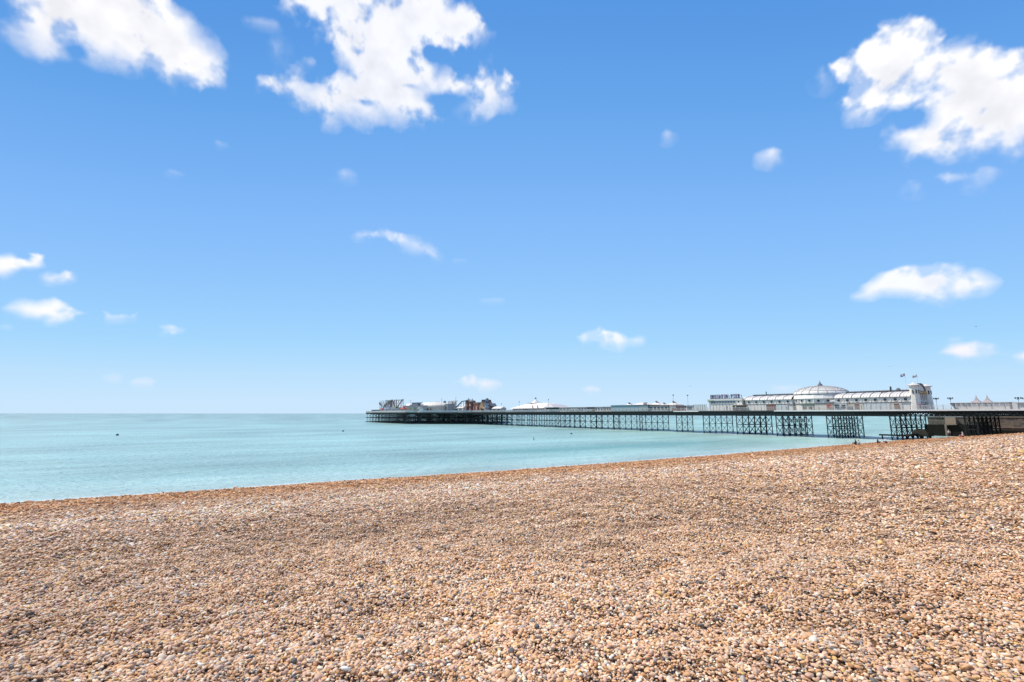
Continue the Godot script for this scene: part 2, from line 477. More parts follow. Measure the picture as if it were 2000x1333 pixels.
func make_beach() -> void:
	var ramp := Gradient.new()
	ramp.interpolation_mode = Gradient.GRADIENT_INTERPOLATE_CONSTANT
	var offs := PackedFloat32Array()
	var cols := PackedColorArray()
	for k in 32:
		offs.append(k / 32.0)
		cols.append(stone_color(fposmod(k * 0.618 + 0.1, 1.0)).linear_to_srgb())
	ramp.offsets = offs
	ramp.colors = cols
	var cells := noise(31, 0.075, 1, FastNoiseLite.TYPE_CELLULAR)
	cells.cellular_return_type = FastNoiseLite.RETURN_CELL_VALUE
	cells.cellular_jitter = 1.0
	var lumps := noise(31, 0.075, 1, FastNoiseLite.TYPE_CELLULAR)
	lumps.cellular_return_type = FastNoiseLite.RETURN_DISTANCE
	lumps.cellular_jitter = 1.0
	var bump := Gradient.new()
	bump.set_color(0, Color.WHITE)
	bump.set_color(1, Color.BLACK)
	var m := StandardMaterial3D.new()
	m.albedo_texture = noise_tex(cells, 1024, ramp)
	m.heightmap_enabled = true
	m.heightmap_texture = noise_tex(lumps, 1024, bump)
	m.heightmap_scale = 2.2
	m.uv1_triplanar = true
	m.uv1_world_triplanar = true
	m.uv1_scale = Vector3.ONE / 4.4
	var blot := Gradient.new()
	blot.set_color(0, Color(0.48, 0.45, 0.43))
	blot.set_color(1, Color(1, 1, 1))
	var blots := noise(33, 0.16, 3)
	blots.fractal_gain = 0.7
	m.detail_enabled = true
	m.detail_blend_mode = BaseMaterial3D.BLEND_MODE_MUL
	m.detail_albedo = noise_tex(blots, 1024, blot)
	m.detail_uv_layer = BaseMaterial3D.DETAIL_UV_2
	m.uv2_triplanar = true
	m.uv2_world_triplanar = true
	m.uv2_scale = Vector3.ONE / 31.0
	m.vertex_color_use_as_albedo = true
	m.roughness = 0.85
	var radii := geometric(0.35, 240.0, 1.02)
	radii.append_array(PackedFloat32Array([260, 300, 400, 600, 1000, 2000, 5000]))
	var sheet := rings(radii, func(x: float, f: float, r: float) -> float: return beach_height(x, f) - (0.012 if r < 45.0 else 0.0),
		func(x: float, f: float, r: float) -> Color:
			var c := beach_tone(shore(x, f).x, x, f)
			var k := lerpf(0.53, 1.15, clampf((r - 5.0) / 22.0, 0.0, 1.0))   # darkened close by: shade between the stones is put into the colour
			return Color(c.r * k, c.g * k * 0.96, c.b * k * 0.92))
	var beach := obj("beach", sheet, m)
	beach.set_meta("kind", "structure")
	# the nearest and largest stones one by one
	var sm := StandardMaterial3D.new()
	sm.vertex_color_use_as_albedo = true
	sm.roughness = 0.7
	sm.metallic_specular = 0.35
	var grain := noise(12, 0.02, 4)
	rng.seed = 4
	var shapes := []
	var coats := []
	for k in 5:
		shapes.append(stone_mesh(100 + k, 7, 10))
	for k in STONES.size():
		var c: Array = STONES[k]
		var cm := StandardMaterial3D.new()
		cm.albedo_color = lin(c[0], c[1], c[2])
		cm.albedo_texture = wear
		cm.uv1_triplanar = true
		cm.uv1_scale = Vector3.ONE * 0.9
		cm.roughness = 0.6
		coats.append(cm)
	for k in 300:
		var a := deg_to_rad(rng.randf_range(-49.0, 49.0))
		var r := 3.3 + 1.5 * rng.randf() ** 1.5
		r /= lerpf(1.0, cos(a), 0.8)
		var x := r * sin(a)
		var f := r * cos(a)
		var size := rng.randf_range(0.042, 0.075)
		var o := MeshInstance3D.new()
		o.name = "pebble" if k == 0 else "pebble_%03d" % k
		o.mesh = shapes[k % 5]
		var pick := rng.randf() * 106.0
		var c := 0
		var sum := 0.0
		while c < STONES.size() - 1 and sum + STONES[c][3] < pick:
			sum += STONES[c][3]
			c += 1
		o.set_surface_override_material(0, coats[c])
		o.transform = Transform3D(Basis.from_euler(Vector3(rng.randfn(0, 0.3), rng.randf() * TAU, rng.randfn(0, 0.3))) * Basis.from_scale(Vector3(size, size * rng.randf_range(0.8, 1.15), size * rng.randf_range(0.85, 1.15))), Vector3(x, beach_height(x, f) + size * 0.22, -f))
		beach.add_child(o)
	# all the rest of the shingle
	var one := stone_mesh(57, 5, 7)
	var buf := PackedFloat32Array()
	var total := 900000
	buf.resize(total * 16)
	var pos := 0
	var half := deg_to_rad(62.0)
	var colors := []
	for k in 256:
		colors.append(stone_color((k + 0.5) / 256.0))
	for k in total:
		# even cover out to 9 m, thinning beyond, where the larger stones stand for the rest
		var p := float(k) / total
		var r: float
		if p < 0.37:
			r = sqrt(lerpf(1.4 * 1.4, 9.0 * 9.0, p / 0.37))
		elif p < 0.93:
			r = 9.0 * pow(90.0 / 9.0, (p - 0.37) / 0.56)
		else:
			r = lerpf(sqrt(80.0), sqrt(210.0), (p - 0.93) / 0.07) ** 2
		var a := rng.randf_range(-half, half) * (1.2 if p < 0.37 else 1.0) if p < 0.93 else rng.randf_range(0.42, half)
		var x := r * sin(a)
		var f := r * cos(a)
		var su := shore(x, f)
		var s := su.x
		if s < 0.15:
			continue
		var size := 0.0195 + 0.021 * rng.randf() ** 2.2
		if rng.randf() < 0.03:
			size *= 1.5
		var larger := clampf(r / 8.5, 1.0, 4.6) + clampf((r - 70.0) / 50.0, 0.0, 2.0)
		size *= larger
		var g := n_mid.get_noise_2d(x * 2.3 + 60.0, f * 2.3)
		var band := n_big.get_noise_2d(su.y * 0.25, s * 1.7)   # the waves sort the stones in rows along the shore
		size *= 1.0 + 0.25 * g + 0.2 * band
		var yaw := rng.randf() * TAU
		var b := Basis.from_euler(Vector3(rng.randf_range(-0.6, 0.6), yaw, rng.randf_range(-0.6, 0.6)))
		var sx := size * rng.randf_range(0.9, 1.3)
		var sy := size * rng.randf_range(0.85, 1.25) / pow(larger, 0.35)
		var sz := size * rng.randf_range(0.8, 1.2)
		var c: Color = colors[int(clampf(rng.randf() + 0.05 * g + 0.12 * band, 0.0, 0.9999) * 255.99)]
		var t := beach_tone(s, x, f)
		var l := rng.randf_range(0.84, 1.24)
		buf[pos] = b.x.x * sx; buf[pos + 1] = b.y.x * sy; buf[pos + 2] = b.z.x * sz; buf[pos + 3] = x
		buf[pos + 4] = b.x.y * sx; buf[pos + 5] = b.y.y * sy; buf[pos + 6] = b.z.y * sz
		buf[pos + 7] = beach_height(x, f) + rng.randf_range(-0.25, 0.5) * size
		buf[pos + 8] = b.x.z * sx; buf[pos + 9] = b.y.z * sy; buf[pos + 10] = b.z.z * sz; buf[pos + 11] = -f
		buf[pos + 12] = minf(c.r * t.r * l, 0.9); buf[pos + 13] = minf(c.g * t.g * l, 0.9); buf[pos + 14] = minf(c.b * t.b * l, 0.9); buf[pos + 15] = 1.0
		pos += 16
	buf.resize(pos)
	var mm := MultiMesh.new()
	mm.transform_format = MultiMesh.TRANSFORM_3D
	mm.use_colors = true
	mm.mesh = one
	mm.instance_count = pos / 16
	mm.buffer = buf
	var shingle := MultiMeshInstance3D.new()
	shingle.name = "shingle"
	shingle.multimesh = mm
	one.surface_set_material(0, sm)
	shingle.set_meta("kind", "stuff")
	beach.add_child(shingle)


func make_sea() -> void:
	var m := StandardMaterial3D.new()
	var waves := noise(8, 0.012, 5)
	waves.fractal_gain = 0.6
	m.normal_enabled = true
	m.normal_texture = noise_tex(waves, 1024, null, true, 9.0)
	m.normal_scale = 1.8
	m.metallic_specular = 0.28
	m.uv1_triplanar = true
	m.uv1_world_triplanar = true
	m.uv1_scale = Vector3(1.0 / 26.0, 1.0 / 26.0, 1.0 / 16.0)
	m.vertex_color_use_as_albedo = true
	m.roughness = 0.28
	var patch := noise(21, 0.012, 3)
	var streak := noise(22, 0.05, 3)
	var foam := noise(23, 0.35, 4)
	var swell := noise(24, 0.02, 2)
	var lie := func(x: float, f: float, r: float) -> float:
		if r > 600.0:
			return 0.0
		var su := shore(x, f)
		var d := -su.x
		if d < 0.0:
			return 0.0
		var far := 1.0 - smoothstep(150.0, 500.0, r)
		var ph := d / 1.35 + 3.0 * swell.get_noise_2d(su.y, d * 2.0)
		var bend := 0.5 + 0.5 * streak.get_noise_2d(su.y * 0.5, d * 1.5)
		return far * clampf(d / 4.0, 0.0, 1.0) * (0.075 * sin(ph) * bend + 0.03 * foam.get_noise_2d(su.y * 0.25, d * 0.8) + 0.06 * sin(d / 5.1 + 5.0 * swell.get_noise_2d(su.y * 0.6 + 90.0, d * 0.3)))
	var tint := func(x: float, f: float, r: float) -> Color:
		var su := shore(x, f)
		var d := -su.x
		var right := smoothstep(-10.0, 70.0, x)
		var c := Color(0.30, 0.485, 0.455).lerp(Color(0.31, 0.49, 0.42), right)
		c = c.lerp(Color(0.27, 0.41, 0.385), smoothstep(90.0, 900.0, d))
		c = c.lerp(Color(0.42, 0.54, 0.50), (1.0 - smoothstep(0.0, 16.0, d)) * 0.75)
		var k := 1.0 + 0.32 * patch.get_noise_2d(su.y, d * 2.5) + 0.16 * streak.get_noise_2d(su.y * 0.5, d * 2.2) + 0.13 * foam.get_noise_2d(su.y * 0.2, d * 1.1) * (1.0 - smoothstep(120.0, 320.0, r))
		c = Color(c.r * k, c.g * k, c.b * k)
		# a greener back of a swell off the beach
		var sw := exp(-(((d - 26.0) / 7.0) ** 2)) * smoothstep(38.0, 55.0, su.y) * (1.0 - smoothstep(95.0, 125.0, su.y))
		c = c.lerp(Color(0.13, 0.33, 0.30), sw * 0.75)
		# foam: a thin wash at the edge and broken water among the piles
		var p := Vector2(x, f) - PO
		var t := p.dot(PA)
		var q := p.dot(PQ)
		var churn := exp(-((q + 9.0) / 16.0) ** 2) * (1.0 - smoothstep(-8.0, 16.0, t)) * (1.0 - smoothstep(0.0, 1.0, clampf(-d, 0.0, 1.0)))
		var fo := foam.get_noise_2d(su.y * 0.35, d)
		c = c.lerp(Color(0.62, 0.66, 0.70), churn * smoothstep(-0.35, 0.3, fo) * 0.85)
		c = c.lerp(Color(0.72, 0.74, 0.72), (1.0 - smoothstep(0.4, 1.7 + 1.6 * fo, d)) * 0.8)
		return c
	var radii := geometric(14.0, 330.0, 1.011)
	radii.append_array(geometric(335.0, 30000.0, 1.16))
	radii.append(30000.0)
	obj("sea", rings(radii, lie, tint), m).set_meta("kind", "structure")


# ---------------------------------------------------------------- the pier
func make_pier() -> void:
	var iron := mat(0.030, 0.040, 0.041, 0.6)
	iron.metallic_specular = 0.15
	var iron_pale := mat(0.09, 0.10, 0.10, 0.6)
	var boards := mat(0.22, 0.19, 0.16, 0.9)
	var paint := mat(0.80, 0.80, 0.78, 0.6)
	var rail_paint := mat(0.74, 0.76, 0.75, 0.6)
	var pier := thing("pier", "long dark iron pier on rows of braced piles, running from the beach out to sea", "pier", 0, 0, 0.0)
	# deck of the neck and of the wide head
	obj("deck", Mb.new().box(Vector3(-16.5, 8.1, -9.6), Vector3(333, 0.3, 20.0)), boards, pier)
	var outline := [Vector2(-181.0, 0.4), Vector2(-214, 36), Vector2(-300, 38.5), Vector2(-304, 30), Vector2(-304, -50), Vector2(-298, -58), Vector2(-214, -55), Vector2(-181.0, -19.6)]
	for i in outline.size():
		outline[i].y = -outline[i].y
	obj("head_deck", Mb.new().prism(outline, 7.72, 8.235, true), boards, pier)
	# edges of the deck
	var pale_edge := Mb.new()
	for r in [[27.0, 140.0], [-13.0, -1.5]]:
		pale_edge.box(Vector3((r[0] + r[1]) / 2, 8.09, 0.47), Vector3(r[1] - r[0], 0.36, 0.12))
	obj("deck_edge", pale_edge, paint, pier)
	var dark_edge := Mb.new()
	for r in [[-1.5, 27.0], [-182.0, -13.0]]:
		dark_edge.box(Vector3((r[0] + r[1]) / 2, 8.16, 0.46), Vector3(r[1] - r[0], 0.2, 0.08))
	obj("deck_edge", dark_edge, iron_pale, pier)
	# girders along the neck: plates out at sea, open lattice towards the shore
	for k in 6:
		var z := 0.25 - 3.9 * k
		var g := Mb.new()
		g.box(Vector3(-16.5, 7.8, z), Vector3(333, 0.3, 0.3)).box(Vector3(-16.5, 6.6, z), Vector3(333, 0.22, 0.34))
		g.box(Vector3(-66.5, 7.3, z), Vector3(233, 1.5, 0.05))
		var x := -182.0
		while x < 150.0:
			g.box(Vector3(x, 7.24, z), Vector3(0.1, 1.1, 0.16))
			if x > 45.0:
				g.bar(Vector3(x, 6.7, z), Vector3(x + 1.15, 7.8, z), 0.14)
				g.bar(Vector3(x + 1.15, 6.7, z + 0.04), Vector3(x, 7.8, z + 0.04), 0.14)
			x += 1.15
		obj("girder", g, iron, pier)
	var cross := Mb.new()
	var cx := -182.0
	while cx < 150.0:
		cross.box(Vector3(cx, 7.55, -9.6), Vector3(0.25, 0.5, 19.5))
		cx += 3.1
	obj("cross_beams", cross, iron, pier)
	# trestles
	var pile := Mb.new().lathe(Vector3.ZERO, [Vector2(0.17, -3.0), Vector2(0.17, 0.5), Vector2(0.15, 0.6), Vector2(0.15, 6.25), Vector2(0.24, 6.5), Vector2(0.24, 6.6)], 8).mesh()
	var stations := [-136.0, -121.0, -106.0, -91.0, -76.0, -60.6, -44.7, -29.5, -15.6, 0.0]
	var t := 31.0
	while t < 180.0:
		stations.append(t)
		t += 15.3 if t < 60 else 12.4
	stations.append(15.6)
	for s in stations:
		var tr := Node3D.new()
		tr.name = "trestle"
		pier.add_child(tr, true)
		tr.position = Vector3(-s, 0, 0)
		var narrow: bool = s == 15.6
		var n := 4 if narrow else 6
		var z0 := -4.5 if narrow else 0.0
		var gap := 3.5 if narrow else 3.75
		var rows := [0.0, -2.3] if s < -10.0 else [0.0]
		var br := Mb.new()
		for row in rows:
			for k in n:
				var at := Vector3(row, 0, z0 - gap * k)
				obj("pile", pile, iron, tr, at)
				if k < n - 1:
					var to := at + Vector3(0, 0, -gap)
					for tier in [[0.3, 3.25], [3.45, 6.35]]:
						var up0 := Vector3(0.06, tier[0], 0)
						var up1 := Vector3(0.06, tier[1], 0)
						br.bar(at + up0, to + up1, 0.09)
						br.bar(at + Vector3(-0.06, tier[1], 0), to + Vector3(-0.06, tier[0], 0), 0.09)
			for y in [3.35, 6.5]:
				br.box(Vector3(row, y, z0 - gap * (n - 1) / 2), Vector3(0.16, 0.2, gap * (n - 1)))
			br.box(Vector3(row, 0.25, z0 - gap * (n - 1) / 2), Vector3(0.12, 0.14, gap * (n - 1)))
		if rows.size() > 1:
			for k in n:
				var a := Vector3(0, 0, z0 - gap * k)
				var b := a + Vector3(-2.3, 0, 0)
				br.bar(a + Vector3.UP * 0.4, b + Vector3.UP * 3.3, 0.08).bar(b + Vector3.UP * 0.4, a + Vector3.UP * 3.3, 0.08)
				br.bar(a + Vector3.UP * 3.5, b + Vector3.UP * 6.3, 0.08).bar(b + Vector3.UP * 3.5, a + Vector3.UP * 6.3, 0.08)
				br.box((a + b) / 2 + Vector3.UP * 3.35, Vector3(2.3, 0.18, 0.12))
		obj("bracing", br, iron, tr)
	# under the head: close rows of piles with their bracing
	var many := Mb.new()
	var lace := Mb.new()
	var hx := -184.0
	while hx > -303.0:
		var wide := clampf((-181.0 - hx) / 33.0, 0.0, 1.0)
		var za := lerpf(0.0, 36.0 + (-214.0 - hx) * 0.026, wide) if wide >= 1.0 else 36.0 * wide
		var zb := lerpf(-19.0, -55.0, wide)
		var z := za - 0.4
		while z > zb:
			var r := rng.randf_range(0.15, 0.21)
			many.lathe(Vector3(hx, 0, z), [Vector2(r, -3.0), Vector2(r, 7.7)], 6)
			if z - 4.8 > zb:
				lace.bar(Vector3(hx, 0.8, z), Vector3(hx, 3.6, z - 4.8), 0.12)
				lace.bar(Vector3(hx, 3.6, z), Vector3(hx, 0.8, z - 4.8), 0.12)
				lace.bar(Vector3(hx, 4.0, z), Vector3(hx, 7.0, z - 4.8), 0.14)
				lace.bar(Vector3(hx, 7.0, z), Vector3(hx, 4.0, z - 4.8), 0.14)
			z -= 4.8
		for y in [0.55, 3.8, 7.2]:
			lace.box(Vector3(hx, y, (za + zb) / 2), Vector3(0.22, 0.3, za - zb))
		hx -= 7.6
	for zz in [33.0, 24.0, 12.0, 0.0, -12.0, -30.0]:
		lace.box(Vector3(-258, 7.1, zz), Vector3(88, 0.9, 0.3))
		lace.box(Vector3(-258, 3.8, zz), Vector3(88, 0.26, 0.2))
	var hazed_iron := mat(0.05, 0.058, 0.06, 0.7)  # paler than the neck's iron: the haze of distance is in the colour
	obj("head_piles", many, hazed_iron, pier).set_meta("kind", "stuff")
	obj("head_bracing", lace, hazed_iron, pier).set_meta("kind", "stuff")
	var rim := Mb.new()
	var hpts := [Vector3(-182, 7.4, 0.4), Vector3(-214, 7.4, 35.9), Vector3(-300, 7.4, 38.4), Vector3(-304, 7.4, 30), Vector3(-304, 7.4, -50)]
	for k in hpts.size() - 1:
		rim.bar(hpts[k], hpts[k + 1], 0.25, 1.0)
	obj("head_girder", rim, iron, pier)
	# railings
	var post := Mb.new().box(Vector3(0, 0.58, 0), Vector3(0.07, 1.16, 0.07)).box(Vector3(0, 1.19, 0), Vector3(0.1, 0.06, 0.1)).mesh()
	for side in [[0.3, "railing"], [-19.4, "railing"]]:
		var r := Mb.new()
		for y in [0.12, 0.32, 0.52, 0.72, 0.92, 1.15]:
			r.box(Vector3(-16.5, DECK + y, side[0]), Vector3(333, 0.08 if y > 1.0 else 0.045, 0.045))
		var rail := obj("railing", r, rail_paint, pier)
		var x := -182.0
		while x < 150.0 and side[0] > 0.0:
			obj("post", post, iron_pale if x < 26 or x > 65 else iron, rail, Vector3(x, DECK, side[0]))
			x += 2.25
	var bal := Mb.new()
	var bx := 63.0
	while bx < 120.0:
		bal.box(Vector3(bx, DECK + 0.6, 0.3), Vector3(0.03, 0.9, 0.03))
		bx += 0.32
	obj("balusters", bal, paint, pier)
	var hr := Mb.new()
	for k in hpts.size() - 1:
		for y in [0.15, 0.35, 0.55, 0.75, 0.95, 1.15]:
			hr.bar(hpts[k] + Vector3.UP * (DECK - 7.4 + y), hpts[k + 1] + Vector3.UP * (DECK - 7.4 + y), 0.1)
	var head_rail := obj("head_railing", hr, rail_paint, pier)
	for k in hpts.size() - 1:
		var count := int(hpts[k].distance_to(hpts[k + 1]) / 2.6)
		for j in count:
			obj("post", post, iron_pale, head_rail, hpts[k].lerp(hpts[k + 1], float(j) / count) + Vector3.UP * (DECK - 7.4))
	# boards along the rails of the head and of the outer neck
	var tints := [mat(0.46, 0.49, 0.47, 0.8), mat(0.38, 0.43, 0.41, 0.8), mat(0.55, 0.56, 0.54, 0.8), mat(0.33, 0.36, 0.36, 0.8)]
	rng.seed = 31
	for k in 3:
		var count := int(hpts[k].distance_to(hpts[k + 1]) / 2.6)
		for j in count:
			var a: Vector3 = hpts[k].lerp(hpts[k + 1], (j + 0.04) / count) + Vector3.UP * (DECK - 7.4 + 0.62)
			var b: Vector3 = hpts[k].lerp(hpts[k + 1], (j + 0.96) / count) + Vector3.UP * (DECK - 7.4 + 0.62)
			obj("rail_board", Mb.new().bar(a, b, 0.06, rng.randf_range(0.85, 1.1)), tints[rng.randi() % 4], head_rail)
	var px := -180.5
	while px < -60.0:
		obj("rail_board", Mb.new().box(Vector3(px, DECK + 0.6, 0.24), Vector3(2.1, rng.randf_range(0.75, 1.0), 0.05)), tints[rng.randi() % 4], head_rail)
		px += 2.25
	# landing stage beams beside the outermost corner
	var low := Mb.new()
	low.box(Vector3(-302.5, 0.7, 20), Vector3(0.3, 0.3, 36)).box(Vector3(-302.5, 4.0, 20), Vector3(0.3, 0.3, 36))
	obj("landing_beams", low, iron, pier)


# a simple stall or block: wall, roof, then doors or windows on its open side
func stall(n: String, label: String, cat: String, t0: float, t1: float, q: float, deep: float, high: float, wall: Material, roof: Material, shape: String, opening: Material, openings: int, group := "", over := 0.25) -> Node3D:
	var o := thing(n, label, cat, (t0 + t1) / 2, q - deep / 2, DECK, group)
	var w := absf(t1 - t0)
	obj("wall", Mb.new().box(Vector3(0, high / 2, 0), Vector3(w, high, deep)), wall, o)
	var r := Mb.new()
	var hw := w / 2 + over
	var hd := deep / 2 + over
	if shape == "flat":
		r.box(Vector3(0, high + 0.1, 0), Vector3(hw * 2, 0.2, hd * 2))
	elif shape == "hip":
		var rise := minf(hw, hd) * 0.55
		var e := maxf(hw - hd, 0.0)
		var p := [Vector3(-hw, high, hd), Vector3(hw, high, hd), Vector3(hw, high, -hd), Vector3(-hw, high, -hd)]
		var l := Vector3(-e, high + rise, 0)
		var m := Vector3(e, high + rise, 0)
		r.quad(p[0], p[1], m, l); r.quad(p[2], p[3], l, m); r.tri(p[1], p[2], m); r.tri(p[3], p[0], l); r.quad(p[3], p[2], p[1], p[0])
	elif shape == "gable":
		r.prism([Vector2(-hd, high), Vector2(hd, high), Vector2(0, high + hd * 0.6)], -hw, hw)
		for i in r.v.size():
			r.v[i] = Vector3(r.v[i].z, r.v[i].y, -r.v[i].x)
	elif shape == "cone":
		r.lathe(Vector3(0, high, 0), [Vector2(hw * 1.15, 0), Vector2(hw * 0.55, hw * 0.35), Vector2(0.05, hw * 0.95)], 12)
	obj("roof", r, roof, o)
	for k in openings:
		var x := -w / 2 + w * (k + 0.5) / openings
		obj("window", Mb.new().box(Vector3(x, high * 0.52, deep / 2 + 0.03), Vector3(w / openings * 0.62, high * 0.5, 0.06)), opening, o)
	return o


func make_objects() -> void:
	var white := mat(0.74, 0.73, 0.70, 0.7)
	var cream := mat(0.66, 0.62, 0.54, 0.7)
	var pale_wall := mat(0.83, 0.80, 0.73, 0.75)
	var teal_wall := mat(0.62, 0.68, 0.67, 0.75)
	var roof_white := mat(0.84, 0.81, 0.76, 0.6)
	var lead := mat(0.18, 0.19, 0.21, 0.6)
	var dark := mat(0.03, 0.035, 0.04, 0.5)
	var glass := mat(0.04, 0.05, 0.06, 0.15, 0.0, false)
	var blue_glass := mat(0.12, 0.16, 0.20, 0.2, 0.0, false)
	var trim := mat(0.27, 0.27, 0.26, 0.7)
	var red := mat(0.45, 0.04, 0.03, 0.6)
	var brown := mat(0.20, 0.11, 0.07, 0.8)
	var brick := mat(0.29, 0.13, 0.10, 0.85)
	var ochre := mat(0.45, 0.31, 0.17, 0.8)
	var green := mat(0.10, 0.19, 0.09, 0.7)
	var tarp := mat(0.22, 0.26, 0.24, 0.7)

	# --- the domed hall
	var hall := thing("domed_hall", "long white hall with a shallow ribbed dome in its middle and a row of portholes", "hall", -37.3, -9.5)
	var wings := [[-22.0, -6.0], [6.5, 25.3]]
	var bay := 2.47
	for wg in wings:
		var l: float = wg[1] - wg[0]
		var c: float = (wg[0] + wg[1]) / 2
		obj("wall", Mb.new().box(Vector3(c, 1.78, 0), Vector3(l, 3.56, 13)), pale_wall, hall)
		obj("ledge", Mb.new().box(Vector3(c, 2.12, 6.6), Vector3(l, 0.12, 0.34)), trim, hall)
		obj("gutter", Mb.new().box(Vector3(c, 3.56, 6.58), Vector3(l, 0.12, 0.24)), trim, hall)
		var nb := int(round(l / bay))
		for k in nb:
			var x0: float = wg[0] + l * k / nb
			var x1: float = wg[0] + l * (k + 1) / nb
			var pan := Mb.new()
			var bars := Mb.new()
			for sgn in [1.0, -1.0]:
				var prev := Vector2.ZERO
				for j in 7:
					var a := PI / 2 * j / 6 * 0.92
					var pt := Vector2((6.6 * cos(a) + 0.25) * sgn, 3.6 + 1.62 * sin(a))
					if j > 0:
						var pts := [Vector3(x0 + 0.04, prev.y, prev.x), Vector3(x1 - 0.04, prev.y, prev.x), Vector3(x1 - 0.04, pt.y, pt.x), Vector3(x0 + 0.04, pt.y, pt.x)]
						if sgn < 0:
							pts.reverse()
						pan.quad(pts[0], pts[1], pts[2], pts[3])
						bars.bar(Vector3(x0, prev.y + 0.03, prev.x), Vector3(x0, pt.y + 0.03, pt.x), 0.17)
						for part in [0.33, 0.66]:
							bars.bar(Vector3(lerpf(x0, x1, part), prev.y + 0.015, prev.x), Vector3(lerpf(x0, x1, part), pt.y + 0.015, pt.x), 0.05)
					prev = pt
				bars.bar(Vector3(x0, 4.62, 5.35 * sgn), Vector3(x1, 4.62, 5.35 * sgn), 0.07)
			var panel := obj("roof_panel", pan, roof_white, hall)
			obj("glazing_bars", bars, trim, panel)
			obj("pilaster", Mb.new().box(Vector3(x0 + 0.09, 2.85, 6.54), Vector3(0.16, 1.4, 0.14)), white, hall)
			var hole := obj("porthole", Mb.new().lathe(Vector3.ZERO, [Vector2(0.55, 0), Vector2(0.55, 0.1), Vector2(0.42, 0.1), Vector2(0.42, 0.02)], 16), white, hall, Vector3((x0 + x1) / 2, 2.88, 6.5))
			hole.rotation.x = PI / 2
			obj("pane", Mb.new().lathe(Vector3(0, 0.03, 0), [Vector2(0.43, 0), Vector2(0.0, 0.01)], 16), glass, hole)
		obj("ridge", Mb.new().box(Vector3(c, 5.36, 0), Vector3(l + 0.4, 0.42, 1.9)).box(Vector3(c, 5.62, 0), Vector3(l + 0.6, 0.1, 2.3)), lead, hall)
		var spikes := Mb.new()
		for k in int(l / 0.8):
			spikes.bar(Vector3(wg[0] + 0.8 * k, 5.66, 0), Vector3(wg[0] + 0.8 * k, 5.95, 0), 0.06)
		obj("ridge_cresting", spikes, lead, hall)
	# rounded end of the seaward wing
	var apse := Mb.new()
	for i in 8:
		for j in 5:
			var p := []
			for c in [[i, j], [i + 1, j], [i + 1, j + 1], [i, j + 1]]:
				var a: float = PI / 2 + PI * c[0] / 8.0
				var e: float = PI / 2 * c[1] / 5.0
				p.append(Vector3(-22.0 + 4.2 * cos(a) * cos(e), 3.6 + 1.62 * sin(e), -6.8 * sin(a) * cos(e) * -1.0))
			apse.quad(p[3], p[2], p[1], p[0])
	obj("roof_end", apse, roof_white, hall)
	obj("wall", Mb.new().box(Vector3(-23.9, 1.78, 0), Vector3(3.8, 3.5, 9.5)), pale_wall, hall)
	obj("flue", Mb.new().box(Vector3(-17.2, 5.9, 1.2), Vector3(0.22, 1.5, 0.22)), dark, hall)
	obj("flue", Mb.new().box(Vector3(19.2, 6.0, 1.0), Vector3(0.34, 1.5, 0.34)), dark, hall)
	obj("roof_vent", Mb.new().lathe(Vector3(20.8, 5.5, 0.5), [Vector2(0.5, 0), Vector2(0.62, 0.3), Vector2(0.35, 0.7), Vector2(0.0, 0.85)], 8), lead, hall)
	obj("roof_vent", Mb.new().box(Vector3(18.4, 5.0, 3.6), Vector3(1.3, 0.5, 1.0)), brown, hall)
	# drum and dome
	var drum := obj("drum", Mb.new().lathe(Vector3.ZERO, [Vector2(8.0, 0), Vector2(8.0, 3.62)], 20, PI / 20), pale_wall, hall)
	obj("drum_ledge", Mb.new().lathe(Vector3.ZERO, [Vector2(8.0, 2.05), Vector2(8.3, 2.06), Vector2(8.3, 2.18), Vector2(8.0, 2.2)], 20, PI / 20), trim, drum)
	for k in 20:
		var a := TAU * k / 20.0
		var d := Vector3(cos(a), 0, sin(a))
		if d.z < -0.2 or absf(d.x) > 0.93:
			continue
		var hole := obj("porthole", Mb.new().lathe(Vector3.ZERO, [Vector2(0.52, 0), Vector2(0.52, 0.1), Vector2(0.4, 0.1), Vector2(0.4, 0.02)], 14), white, drum, d * 7.9 + Vector3.UP * 2.95)
		hole.transform.basis = Basis(d.cross(Vector3.UP), d, Vector3.UP).orthonormalized()
		obj("pane", Mb.new().lathe(Vector3(0, 0.03, 0), [Vector2(0.41, 0), Vector2(0.0, 0.01)], 14), glass, hole)
		var e := a + PI / 20
		obj("pilaster", Mb.new().box(Vector3(cos(e) * 8.05, 2.9, sin(e) * 8.05), Vector3(0.3, 1.6, 0.3)), white, drum)
	obj("drum_roof", Mb.new().lathe(Vector3.ZERO, [Vector2(8.35, 3.62), Vector2(8.3, 3.75), Vector2(7.75, 4.95)], 20, PI / 20), roof_white, hall)
	var curve := []
	for j in 9:
		var a := PI / 2 * j / 8.0
		curve.append(Vector2(maxf(7.85 * cos(a), 0.9), 5.05 + 2.75 * sin(a)))
	var dome := obj("dome", Mb.new().lathe(Vector3.ZERO, curve.slice(0, 7), 40), roof_white, hall)
	obj("dome_cap", Mb.new().lathe(Vector3.ZERO, curve.slice(6), 40), mat(0.30, 0.31, 0.33, 0.6), hall)
	var ribs := Mb.new()
	for k in 20:
		var a := TAU * k / 20.0
		for j in 8:
			ribs.bar(Vector3(cos(a) * curve[j].x, curve[j].y + 0.04, sin(a) * curve[j].x), Vector3(cos(a) * curve[j + 1].x, curve[j + 1].y + 0.04, sin(a) * curve[j + 1].x), 0.15)
	var rib_grey := mat(0.40, 0.39, 0.37, 0.7)
	obj("dome_ribs", ribs, rib_grey, dome)
